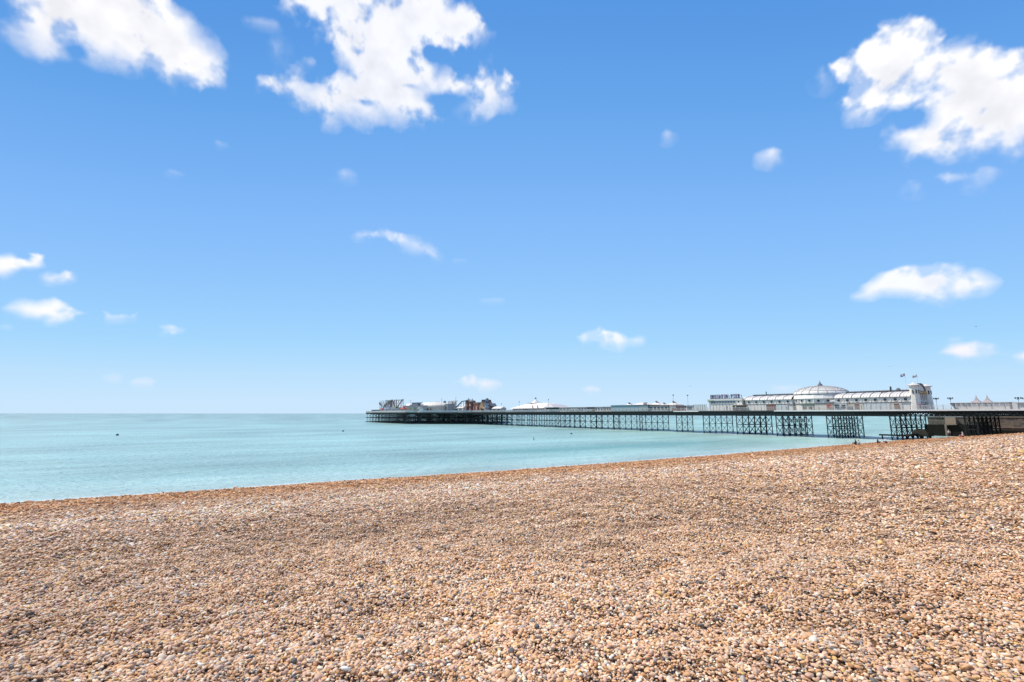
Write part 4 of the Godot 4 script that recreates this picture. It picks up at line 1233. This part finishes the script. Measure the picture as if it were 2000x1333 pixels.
	obj("counter_rail", Mb.new().box(Vector3(0, 0.8, 3.35), Vector3(10.6, 0.08, 0.08)), white, kio)
	var kio2 := thing("grey_pavilion", "low grey white pavilion at the right edge beside the spired one", "pavilion", -87.0, -13.5)
	obj("wall", Mb.new().box(Vector3(0, 0.8, 0), Vector3(11.6, 1.6, 5.0)), pale_wall, kio2)
	obj("roof", Mb.new().box(Vector3(0, 1.68, 0.1), Vector3(12.0, 0.12, 5.4)), white, kio2)
	for k in 5:
		obj("window", Mb.new().box(Vector3(-4.6 + 2.3 * k, 1.0, 2.53), Vector3(1.5, 0.8, 0.06)), blue_glass, kio2)
	obj("corner_pier", Mb.new().box(Vector3(-6.1, 0.85, 1.5), Vector3(0.9, 1.8, 2.5)), white, kio2)

	# --- lamps
	var lamp := thing("lamp_post", "lamp post with four dark lanterns right of the gatehouse, nearer to it", "lamp post", -64.1, -17.0, DECK, "lamp posts on the pier")
	obj("column", Mb.new().lathe(Vector3.ZERO, [Vector2(0.12, 0), Vector2(0.09, 0.6), Vector2(0.05, 0.7), Vector2(0.04, 3.1)], 8), trim, lamp)
	var arms := Mb.new()
	for k in 4:
		var a := TAU * k / 4
		arms.bar(Vector3(0, 2.75, 0), Vector3(cos(a) * 0.5, 3.05, sin(a) * 0.5), 0.05)
	obj("arms", arms, dark, lamp)
	for k in 4:
		var a := TAU * k / 4
		obj("lantern", Mb.new().lathe(Vector3(cos(a) * 0.5, 3.05, sin(a) * 0.5), [Vector2(0.05, 0), Vector2(0.15, 0.1), Vector2(0.17, 0.28), Vector2(0.03, 0.42)], 8), dark, lamp)
	another(lamp, pier_at(-67.2, -17, DECK), "lamp post with four dark lanterns midway between gatehouse and spired pavilion")
	another(lamp, pier_at(-80.5, -17, DECK - 0.3), "lamp post with four dark lanterns behind the grey pavilion at the right edge")
	another(lamp, pier_at(-81.8, -17, DECK - 0.4), "lamp post cut by the right edge of the picture")
	var mast := thing("ball_lamp", "tall thin mast with a single dark lamp left of the pale screen", "lamp post", 7.2, -1.2, DECK, "masts along the pier's near rail")
	obj("column", Mb.new().lathe(Vector3.ZERO, [Vector2(0.07, 0), Vector2(0.04, 5.9)], 8), trim, mast)
	obj("lamp", Mb.new().lathe(Vector3(0, 6.05, 0), [Vector2(0.0, -0.3), Vector2(0.24, -0.2), Vector2(0.3, 0.02), Vector2(0.2, 0.24), Vector2(0.0, 0.3)], 10), lead, mast)
	another(mast, pier_at(14.0, -1.2, DECK + 0.3), "tall thin mast with a dark lamp, second left of the pale screen")
	another(mast, pier_at(96.5, -1.2, DECK + 0.5), "tall mast with a dark ball at the right end of the white tent")
	another(mast, pier_at(125.0, -1.2, DECK - 0.1), "mast with a dark ball at the left end of the white tent")
	another(mast, pier_at(145.0, -1.2, DECK - 1.0), "mast with a ball right of the slide tower")

	make_shore_things()


# leans the ends of an upright outline inwards towards its top
func sloped(mb: Mb, y0: float, y1: float, least: float) -> Mb:
	for i in mb.v.size():
		var p := mb.v[i]
		mb.v[i].z = p.z * lerpf(1.0, least, clampf((p.y - y0) / (y1 - y0), 0.0, 1.0))
	return mb


func lettering(text: String, high: float, wide: float, parent: Node3D, at: Vector3, turn: float, m: Material) -> void:
	var font := SystemFont.new()
	font.font_names = PackedStringArray(["Droid Sans"])
	font.font_weight = 700
	var step := wide / text.length()
	for k in text.length():
		if text[k] == " ":
			continue
		var tm := TextMesh.new()
		tm.font = font
		tm.text = text[k]
		tm.font_size = 48
		tm.depth = 0.16
		tm.pixel_size = high / 34.5
		tm.curve_step = 2.0
		tm.horizontal_alignment = HORIZONTAL_ALIGNMENT_CENTER
		tm.vertical_alignment = VERTICAL_ALIGNMENT_BOTTOM
		var o := obj("letter", tm, m, parent)
		var x := -wide / 2 + step * (k + 0.5)
		o.rotation.y = turn
		var box := tm.get_aabb()
		var fit := minf(1.0, step * 0.9 / maxf(box.size.x, 0.01))
		o.scale = Vector3(fit, 1, 1)
		o.position = at + Vector3(x * cos(turn), -box.position.y, -x * sin(turn))


# ---------------------------------------------------------------- wall, blocks, people, birds
func figure(bones: Array, cell: float) -> ArrayMesh:
	var lo := Vector3.ONE * 1e9
	var hi := -lo
	for b in bones:
		var r := maxf(b[2], b[3]) + 0.05
		lo = lo.min(b[0] - Vector3.ONE * r).min(b[1] - Vector3.ONE * r)
		hi = hi.max(b[0] + Vector3.ONE * r).max(b[1] + Vector3.ONE * r)
	var nx := int((hi.x - lo.x) / cell) + 2
	var ny := int((hi.y - lo.y) / cell) + 2
	var nz := int((hi.z - lo.z) / cell) + 2
	var f := PackedFloat32Array()
	f.resize(nx * ny * nz)
	var dist := func(p: Vector3, b: Array) -> float:
		var ab: Vector3 = b[1] - b[0]
		var t := clampf((p - b[0]).dot(ab) / maxf(ab.length_squared(), 1e-6), 0.0, 1.0)
		return (p - b[0] - ab * t).length() - lerpf(b[2], b[3], t)
	for z in nz:
		for y in ny:
			for x in nx:
				var p := lo + Vector3(x, y, z) * cell
				var d := 1e3
				for b in bones:
					var e: float = dist.call(p, b)
					var h := clampf(0.5 + 0.5 * (d - e) / 0.035, 0.0, 1.0)
					d = lerpf(d, e, h) - 0.035 * h * (1.0 - h)
				f[(z * ny + y) * nx + x] = d
	var ids := {}
	var v := PackedVector3Array()
	var c := PackedColorArray()
	var idx := PackedInt32Array()
	for z in nz - 1:
		for y in ny - 1:
			for x in nx - 1:
				var sum := Vector3.ZERO
				var n := 0
				for e in [[0, 1], [2, 3], [4, 5], [6, 7], [0, 2], [1, 3], [4, 6], [5, 7], [0, 4], [1, 5], [2, 6], [3, 7]]:
					var a := Vector3(e[0] & 1, (e[0] >> 1) & 1, e[0] >> 2)
					var b := Vector3(e[1] & 1, (e[1] >> 1) & 1, e[1] >> 2)
					var fa := f[(int(z + a.z) * ny + int(y + a.y)) * nx + int(x + a.x)]
					var fb := f[(int(z + b.z) * ny + int(y + b.y)) * nx + int(x + b.x)]
					if (fa < 0.0) != (fb < 0.0):
						sum += a.lerp(b, fa / (fa - fb))
						n += 1
				if n:
					ids[(z * ny + y) * nx + x] = v.size()
					var p := lo + (Vector3(x, y, z) + sum / n) * cell
					v.append(p)
					var near := 1e3
					var col := Color.WHITE
					for b in bones:
						var d: float = dist.call(p, b)
						if d < near:
							near = d
							col = Color(b[4][0], b[4][1], b[4][2])
					c.append(col)
	for z in range(1, nz - 1):
		for y in range(1, ny - 1):
			for x in range(1, nx - 1):
				var i := (z * ny + y) * nx + x
				for ax in 3:
					var j: int = i + [1, nx, nx * ny][ax]
					if (f[i] < 0.0) == (f[j] < 0.0):
						continue
					var s1: int = [nx, nx * ny, 1][ax]
					var s2: int = [nx * ny, 1, nx][ax]
					var q := [ids.get(i - s1 - s2, -1), ids.get(i - s2, -1), ids.get(i, -1), ids.get(i - s1, -1)]
					if q.has(-1):
						continue
					if f[i] >= 0.0:
						q.reverse()
					idx.append_array([q[0], q[2], q[1], q[0], q[3], q[2]])
	var nn := PackedVector3Array()
	nn.resize(v.size())
	for i in range(0, idx.size(), 3):
		var q := (v[idx[i + 2]] - v[idx[i]]).cross(v[idx[i + 1]] - v[idx[i]])
		nn[idx[i]] += q; nn[idx[i + 1]] += q; nn[idx[i + 2]] += q
	for i in nn.size():
		nn[i] = nn[i].normalized()
	var arr := []
	arr.resize(Mesh.ARRAY_MAX)
	arr[Mesh.ARRAY_VERTEX] = v
	arr[Mesh.ARRAY_NORMAL] = nn
	arr[Mesh.ARRAY_COLOR] = c
	arr[Mesh.ARRAY_INDEX] = idx
	var m := ArrayMesh.new()
	m.add_surface_from_arrays(Mesh.PRIMITIVE_TRIANGLES, arr)
	return m


func person(pose: String, skin: Array, top: Array, legs: Array, hair: Array) -> ArrayMesh:
	var b := []
	if pose == "stand":
		for s in [-1.0, 1.0]:
			b.append_array([[Vector3(0.09 * s, 0.92, 0), Vector3(0.10 * s, 0.5, 0.02), 0.095, 0.062, legs], [Vector3(0.10 * s, 0.5, 0.02), Vector3(0.11 * s, 0.09, -0.02), 0.058, 0.04, skin], [Vector3(0.11 * s, 0.05, -0.03), Vector3(0.12 * s, 0.04, 0.15), 0.045, 0.035, legs],
				[Vector3(0.19 * s, 1.43, 0), Vector3(0.26 * s, 1.14, -0.02), 0.055, 0.045, top], [Vector3(0.26 * s, 1.14, -0.02), Vector3(0.25 * s, 0.88, 0.1), 0.042, 0.032, skin], [Vector3(0.25 * s, 0.87, 0.11), Vector3(0.24 * s, 0.77, 0.14), 0.04, 0.026, skin]])
		b.append_array([[Vector3(0, 0.95, 0), Vector3(0, 1.15, 0), 0.14, 0.13, legs], [Vector3(0, 1.15, 0), Vector3(0, 1.38, 0), 0.14, 0.155, top], [Vector3(-0.15, 1.42, 0), Vector3(0.15, 1.42, 0), 0.075, 0.075, top], [Vector3(0, 1.45, 0), Vector3(0, 1.58, 0.02), 0.055, 0.05, skin], [Vector3(0, 1.63, 0.03), Vector3(0, 1.68, 0.025), 0.085, 0.09, skin], [Vector3(0, 1.66, -0.02), Vector3(0, 1.72, 0.0), 0.092, 0.09, hair]])
	else:
		for s in [-1.0, 1.0]:
			b.append_array([[Vector3(0.1 * s, 0.14, 0), Vector3(0.14 * s, 0.42, 0.36), 0.1, 0.068, legs], [Vector3(0.14 * s, 0.42, 0.36), Vector3(0.13 * s, 0.07, 0.6), 0.06, 0.042, skin], [Vector3(0.13 * s, 0.05, 0.6), Vector3(0.14 * s, 0.05, 0.76), 0.045, 0.035, skin],
				[Vector3(0.19 * s, 0.62, -0.03), Vector3(0.25 * s, 0.42, 0.14), 0.055, 0.045, top], [Vector3(0.25 * s, 0.42, 0.14), Vector3(0.16 * s, 0.42, 0.36), 0.042, 0.032, skin]])
		b.append_array([[Vector3(0, 0.15, 0), Vector3(0, 0.32, -0.03), 0.15, 0.13, legs], [Vector3(0, 0.32, -0.03), Vector3(0, 0.57, -0.03), 0.14, 0.155, top], [Vector3(-0.15, 0.61, -0.03), Vector3(0.15, 0.61, -0.03), 0.075, 0.075, top], [Vector3(0, 0.64, -0.02), Vector3(0, 0.77, 0.02), 0.055, 0.05, skin], [Vector3(0, 0.82, 0.04), Vector3(0, 0.87, 0.035), 0.085, 0.09, skin], [Vector3(0, 0.85, -0.01), Vector3(0, 0.91, 0.01), 0.092, 0.09, hair]])
	return figure(b, 0.035)


func make_shore_things() -> void:
	var stone := mat(0.17, 0.15, 0.12, 0.9)
	var stone_pale := mat(0.34, 0.29, 0.22, 0.9)
	var weed := mat(0.022, 0.023, 0.019, 0.9)
	weed.metallic_specular = 0.1
	var weed_green := mat(0.27, 0.22, 0.13, 0.9)
	var timber := mat(0.035, 0.035, 0.03, 0.85)
	var skin_m := StandardMaterial3D.new()
	skin_m.vertex_color_use_as_albedo = true
	skin_m.roughness = 0.7

	# groyne beyond the pier: courses of stone over a dark weedy foot
	var gro := thing("groyne", "dark stone groyne wall beyond the pier piles, running down into the sea", "wall", -53.5, -45.0, 0.0)
	obj("core", Mb.new().box(Vector3(17.5, 1.5, -3.0), Vector3(35, 9.0, 5.4)), stone, gro)
	obj("foot", Mb.new().box(Vector3(17.2, 0.4, 0.15), Vector3(36, 6.6, 1.2)), weed, gro)
	rng.seed = 8
	var tones := [stone, mat(0.14, 0.135, 0.11, 0.9), mat(0.25, 0.205, 0.15, 0.9), mat(0.085, 0.09, 0.06, 0.9)]
	for row in 4:
		var x := 0.0
		while x < 34.6:
			var w := minf(rng.randf_range(1.0, 1.9), 35.0 - x)
			obj("stone", Mb.new().box(Vector3(x + w / 2, 3.62 + 0.64 * row, -0.3 + rng.randf_range(-0.03, 0.04)), Vector3(w - 0.05, 0.6, 0.3)), tones[rng.randi() % 4], gro)
			x += w
	obj("coping", Mb.new().box(Vector3(17.5, 6.1, -2.9), Vector3(35.4, 0.24, 5.9)), mat(0.22, 0.2, 0.17, 0.9), gro)
	var but := thing("buttress", "pale stone buttress on the dark groyne wall, behind the standing person", "buttress", -59.6, -44.2, 0.0)
	obj("body", Mb.new().box(Vector3(0, 4.95, -0.2), Vector3(2.6, 2.1, 1.0)), mat(0.34, 0.275, 0.195, 0.9), but)
	obj("apron", Mb.new().prism([Vector2(-1.5, 3.9), Vector2(1.6, 3.9), Vector2(1.5, 3.65), Vector2(-1.0, 3.55), Vector2(-1.1, 0.0), Vector2(-1.5, 0.0)], -0.2, 0.7), mat(0.24, 0.21, 0.165, 0.9), but)
	var wall := thing("beach_wall", "brown stone sea wall with pale ledges at the right, behind the pier's landward piles", "wall", -69.6, -42.0, 0.0)
	obj("core", Mb.new().box(Vector3(25, 2.4, -4), Vector3(50, 7.8, 8)), stone, wall)
	for row in 6:
		var x := 0.0
		while x < 24.0:
			var w := rng.randf_range(0.9, 1.7)
			obj("stone", Mb.new().box(Vector3(x + w / 2, 2.3 + 0.64 * row, 0.06 + rng.randf_range(-0.03, 0.04)), Vector3(w - 0.05, 0.6, 0.3)), [stone, mat(0.19, 0.15, 0.115, 0.9), mat(0.12, 0.10, 0.085, 0.9)][rng.randi() % 3], wall)
			x += w
	obj("ledge", Mb.new().box(Vector3(25, 6.22, 0.1), Vector3(50, 0.18, 0.7)), stone_pale, wall)
	obj("parapet", Mb.new().box(Vector3(25, 6.55, -0.3), Vector3(50, 0.5, 0.4)), mat(0.22, 0.15, 0.12, 0.9), wall)
	obj("ledge", Mb.new().box(Vector3(5.6, 3.15, 0.3), Vector3(9.0, 0.12, 0.5)), stone_pale, wall)
	obj("foot", Mb.new().box(Vector3(25, 0.6, 0.2), Vector3(50, 3.4, 0.5)), weed, wall)
	var port := obj("lamp_disc", Mb.new().lathe(Vector3.ZERO, [Vector2(0.34, 0), Vector2(0.34, 0.12), Vector2(0, 0.2)], 14), mat(0.6, 0.6, 0.58, 0.6), wall, Vector3(10.6, 3.2, 0.3))
	port.rotation.x = PI / 2

	var block := thing("mooring_block", "weed covered brown block standing among the piles at the water's edge", "block", -63.0, -6.5, 0.0)
	var lump := Mb.new()
	rng.seed = 19
	for k in 7:
		var z := 0.9 - 0.7 * k
		var wd := rng.randf_range(0.8, 1.5)
		lump.prism([Vector2(-wd, 1.2), Vector2(-wd * 1.2, 1.9), Vector2(-wd * 0.8, rng.randf_range(2.6, 3.2)), Vector2(wd * 0.7, rng.randf_range(2.7, 3.3)), Vector2(wd * 1.1, 1.9), Vector2(wd, 1.1)], z - 0.5, z + 0.48)
	obj("body", lump, weed_green, block)
	obj("beam", Mb.new().box(Vector3(-0.6, 1.55, 4.0), Vector3(0.5, 0.5, 9.0)), timber, block)
	obj("leg", Mb.new().box(Vector3(0.4, 0.0, 2.4), Vector3(0.5, 3.0, 0.5)), timber, block)
	obj("leg", Mb.new().box(Vector3(0.4, 0.0, -4.4), Vector3(0.5, 3.0, 0.5)), timber, block)
	var beam := thing("timber_beam", "long dark timber lying level over the water left of the weedy block", "beam", -57.5, -4.0, 0.9)
	obj("beam", Mb.new().box(Vector3(0, 0.35, 0), Vector3(7.0, 0.42, 0.45)), timber, beam)
	obj("strut", Mb.new().box(Vector3(2.6, -1.2, -0.5), Vector3(0.3, 3.2, 0.3)), timber, beam)
	obj("strut", Mb.new().box(Vector3(-2.9, -1.2, -0.3), Vector3(0.25, 3.2, 0.25)), timber, beam)
	# pale blocks by the wall
	for k in 3:
		var x := 126.0 + 0.95 * k
		var f := 131.2 - 0.9 * k
		var b := ground_thing("concrete_block", ["grey upright concrete block, first of three below the pier", "beige upright concrete block between two others below the pier", "pinkish upright concrete block, last of three below the pier"][k], "block", Vector3(x, beach_height(x, f) - 0.2, -f), 0.3 * k + 0.6, "upright blocks below the pier")
		obj("body", Mb.new().prism([Vector2(-0.33, 0), Vector2(-0.36, 1.3), Vector2(-0.2, 1.5), Vector2(0.25, 1.45 + 0.15 * k), Vector2(0.36, 1.2), Vector2(0.33, 0)], -0.35, 0.35), [mat(0.36, 0.37, 0.38, 0.9), mat(0.45, 0.38, 0.30, 0.9), mat(0.42, 0.34, 0.30, 0.9)][k], b)

	# people on the beach
	var skin := [0.52, 0.30, 0.21]
	var dark_hair := [0.03, 0.02, 0.015]
	var stander := person("stand", skin, [0.55, 0.42, 0.36], [0.03, 0.05, 0.08], [0.25, 0.17, 0.11])
	var sitter := person("sit", skin, [0.03, 0.03, 0.035], [0.03, 0.03, 0.035], dark_hair)
	var sitter_white := person("sit", skin, [0.7, 0.7, 0.7], [0.04, 0.04, 0.05], dark_hair)
	var sitter_red := person("sit", skin, [0.55, 0.42, 0.42], [0.4, 0.05, 0.05], [0.7, 0.62, 0.6])
	for p in [
		["stand", 99.26, 110.0, 1.06, 2.5, "person in pale top and dark shorts standing at the beach's edge before the pale buttress"],
		["red", 94.4, 101.5, 1.15, 4.0, "person in a pale hat and red shorts sitting under the pier"],
		["dark", 68.2, 96.4, 1.1, 3.9, "person in black lying back by the water, leftmost of the beach group"],
		["white", 68.9, 96.5, 0.9, 2.6, "person in white sitting beside the one in black, left group"],
		["dark", 70.0, 92.9, 1.0, 0.6, "person in black sitting hunched, middle of the group by the water"],
		["white", 69.4, 90.1, 1.05, 5.0, "person in a white shirt sitting at the right of the group by the water"],
	]:
		var who := ground_thing("person", p[5], "person", Vector3(p[1], beach_height(p[1], p[2]), -p[2]), p[4], "people on the beach")
		who.scale = Vector3.ONE * p[3]
		obj("body", {"stand": stander, "red": sitter_red, "dark": sitter, "white": sitter_white}[p[0]], skin_m, who)
	for k in 3:
		var at := pier_at(-55.6 - 0.9 * k, -45.6, 6.22)
		var who := ground_thing("person", ["person in dark clothes sitting on the groyne wall, left of three", "person in dark clothes sitting on the groyne wall between two others", "person in dark clothes sitting on the groyne wall, right of three"][k], "person", at, 2.6 + 0.5 * k, "people sitting on the groyne")
		obj("body", sitter, skin_m, who)
	var walker := person("stand", skin, [0.05, 0.06, 0.09], [0.06, 0.06, 0.07], dark_hair)
	var walker_pale := person("stand", skin, [0.6, 0.58, 0.55], [0.12, 0.16, 0.26], [0.2, 0.13, 0.08])
	var walker_red := person("stand", skin, [0.4, 0.06, 0.06], [0.06, 0.06, 0.08], dark_hair)
	for p in [[-64.6, -2.0, 2, "person in red at the rail right of the gatehouse's near tower"], [-65.4, -2.4, 0, "person in dark clothes at the rail right of the person in red"], [-47.2, -0.7, 0, "person in dark clothes walking before the white booth"], [-9.6, -0.7, 0, "person in dark clothes at the rail below the roof letters"], [-13.0, -0.6, 1, "person in a pale top at the rail by the brown stall"], [-30.4, -1.2, 1, "person in a pale top walking left of the dome"], [60.2, -1.0, 0, "person in dark clothes at the rail before the kiosks"], [104.0, -1.0, 0, "person in dark clothes at the rail before the white tent"], [134.0, -1.0, 1, "person in a pale top at the rail left of the white tent"]]:
		var who := thing("person", p[3], "person", p[0], p[1], DECK, "people on the pier")
		obj("body", [walker, walker_pale, walker_red][p[2]], skin_m, who)

	# buoys
	var rub := mat(0.012, 0.03, 0.045, 0.4)
	var buoy := ground_thing("buoy", "dark can buoy floating far out in the water at the left", "buoy", Vector3(-132.1, 0, -162.2), 0.3, "dark buoys")
	obj("float", Mb.new().lathe(Vector3(0, -0.3, 0), [Vector2(0.0, 0), Vector2(0.36, 0.05), Vector2(0.4, 0.35), Vector2(0.36, 0.72), Vector2(0.12, 0.78), Vector2(0.0, 0.8)], 12), rub, buoy)
	obj("ring", Mb.new().lathe(Vector3(0, 0.5, 0), [Vector2(0.1, 0), Vector2(0.14, 0.06), Vector2(0.06, 0.14)], 8), rub, buoy)
	var b2 := another(buoy, Vector3(-69.7, 0, -199.6), "small dark buoy floating before the pier head's left end")
	b2.scale = Vector3.ONE * 0.8
	another(buoy, Vector3(21.1, 0, -172.3), "dark round buoy floating in front of the middle of the pier").scale = Vector3.ONE * 0.85
	var mark := ground_thing("marker_post", "thin dark marker standing upright in the water", "marker", Vector3(6.1, 0, -135.4))
	obj("post", Mb.new().lathe(Vector3(0, -0.5, 0), [Vector2(0.09, 0), Vector2(0.09, 1.1), Vector2(0.0, 1.15)], 8), rub, mark)

	# gulls
	var g := figure([[Vector3(0, 0, 0.16), Vector3(0, 0, -0.16), 0.05, 0.075, [0.6, 0.6, 0.6]], [Vector3(0, 0.02, -0.2), Vector3(0, 0.03, -0.27), 0.05, 0.045, [0.7, 0.7, 0.7]], [Vector3(0, 0.02, -0.3), Vector3(0, 0.015, -0.36), 0.018, 0.01, [0.5, 0.35, 0.05]], [Vector3(0, 0, 0.2), Vector3(0, 0.0, 0.33), 0.035, 0.03, [0.6, 0.6, 0.6]]], 0.02)
	var fly := ground_thing("gull", "grey gull gliding high in the sky at the right", "gull", Vector3(148.7, 34.8, -150.0), 0.9, "flying gulls")
	obj("body", g, skin_m, fly)
	for s in [-1.0, 1.0]:
		var wing := Mb.new()
		wing.hexa([Vector3(0.03 * s, 0.02, 0.08), Vector3(0.36 * s, 0.14, 0.03), Vector3(0.36 * s, 0.14, -0.13), Vector3(0.03 * s, 0.02, -0.12), Vector3(0.03 * s, 0.045, 0.08), Vector3(0.36 * s, 0.16, 0.03), Vector3(0.36 * s, 0.16, -0.13), Vector3(0.03 * s, 0.05, -0.12)])
		wing.hexa([Vector3(0.36 * s, 0.14, 0.03), Vector3(0.72 * s, 0.06, 0.12), Vector3(0.72 * s, 0.06, 0.08), Vector3(0.36 * s, 0.14, -0.13), Vector3(0.36 * s, 0.16, 0.03), Vector3(0.72 * s, 0.07, 0.12), Vector3(0.72 * s, 0.07, 0.08), Vector3(0.36 * s, 0.16, -0.13)])
		obj("wing", wing, mat(0.20, 0.21, 0.23, 0.8, 0.0, false), fly)
	var f2 := another(fly, Vector3(159.3, 26.8, -200.0), "small grey gull flying above the hall roof, left of the flags")
	f2.rotation.y = 2.1
	var f3 := another(fly, Vector3(71.0, 18.0, -190.0), "grey gull flying above the roof letters")
	f3.rotation.y = -0.6
	var stand := figure([[Vector3(0, 0.2, 0.12), Vector3(0, 0.26, -0.12), 0.05, 0.085, [0.66, 0.66, 0.68]], [Vector3(0, 0.27, -0.14), Vector3(0, 0.4, -0.2), 0.06, 0.05, [0.75, 0.74, 0.74]], [Vector3(0, 0.4, -0.22), Vector3(0, 0.385, -0.31), 0.022, 0.012, [0.5, 0.35, 0.05]], [Vector3(0.035, 0.0, 0), Vector3(0.035, 0.2, 0), 0.013, 0.016, [0.55, 0.35, 0.3]], [Vector3(-0.035, 0.0, 0), Vector3(-0.035, 0.2, 0), 0.013, 0.016, [0.55, 0.35, 0.3]]], 0.018)
	var gp := Vector2(45.3, 49.9)
	var sg := ground_thing("gull", "white gull standing on the shingle at the right", "gull", Vector3(gp.x, beach_height(gp.x, gp.y), -gp.y), 1.0)
	obj("body", stand, skin_m, sg)


func _ready() -> void:
	# camera
	var cam := Camera3D.new()
	cam.name = "camera"
	cam.position = Vector3(0, EYE, 0)
	cam.rotation.x = atan(142.0 / 930.0)
	cam.fov = rad_to_deg(2.0 * atan(666.5 / 930.0))
	cam.near = 0.1
	cam.far = 60000.0
	add_child(cam)
	# sky, exposure
	var env := Environment.new()
	env.background_mode = Environment.BG_SKY
	var sky := Sky.new()
	var air := PanoramaSkyMaterial.new()
	air.panorama = make_sky()
	sky.sky_material = air
	env.sky = sky
	env.background_energy_multiplier = 1.0
	env.tonemap_mode = Environment.TONE_MAPPER_LINEAR
	env.tonemap_exposure = 1.0
	env.sdfgi_enabled = true
	env.ssao_enabled = true
	env.ssil_enabled = true
	var around := WorldEnvironment.new()
	around.name = "surroundings"
	around.environment = env
	add_child(around)
	# sun: high, ahead and to the left
	var sun := DirectionalLight3D.new()
	sun.name = "sun"
	sun.light_energy = 1.5
	sun.light_color = Color(1.0, 0.95, 0.875)
	sun.light_angular_distance = 0.5
	sun.shadow_enabled = true
	sun.rotation = Vector3(deg_to_rad(-57.0), deg_to_rad(180.0 + 67.0), 0)
	add_child(sun)

	n_big = noise(41, 0.28, 2)
	n_mid = noise(42, 0.85, 2)
	n_fine = noise(43, 2.6, 2)
	var wear_ramp := Gradient.new()
	wear_ramp.set_color(0, Color(0.90, 0.89, 0.875))
	wear_ramp.set_color(1, Color(1, 1, 1))
	wear = noise_tex(noise(3, 0.02, 5), 512, wear_ramp)

	make_beach()
	make_sea()
	make_pier()
	make_objects()
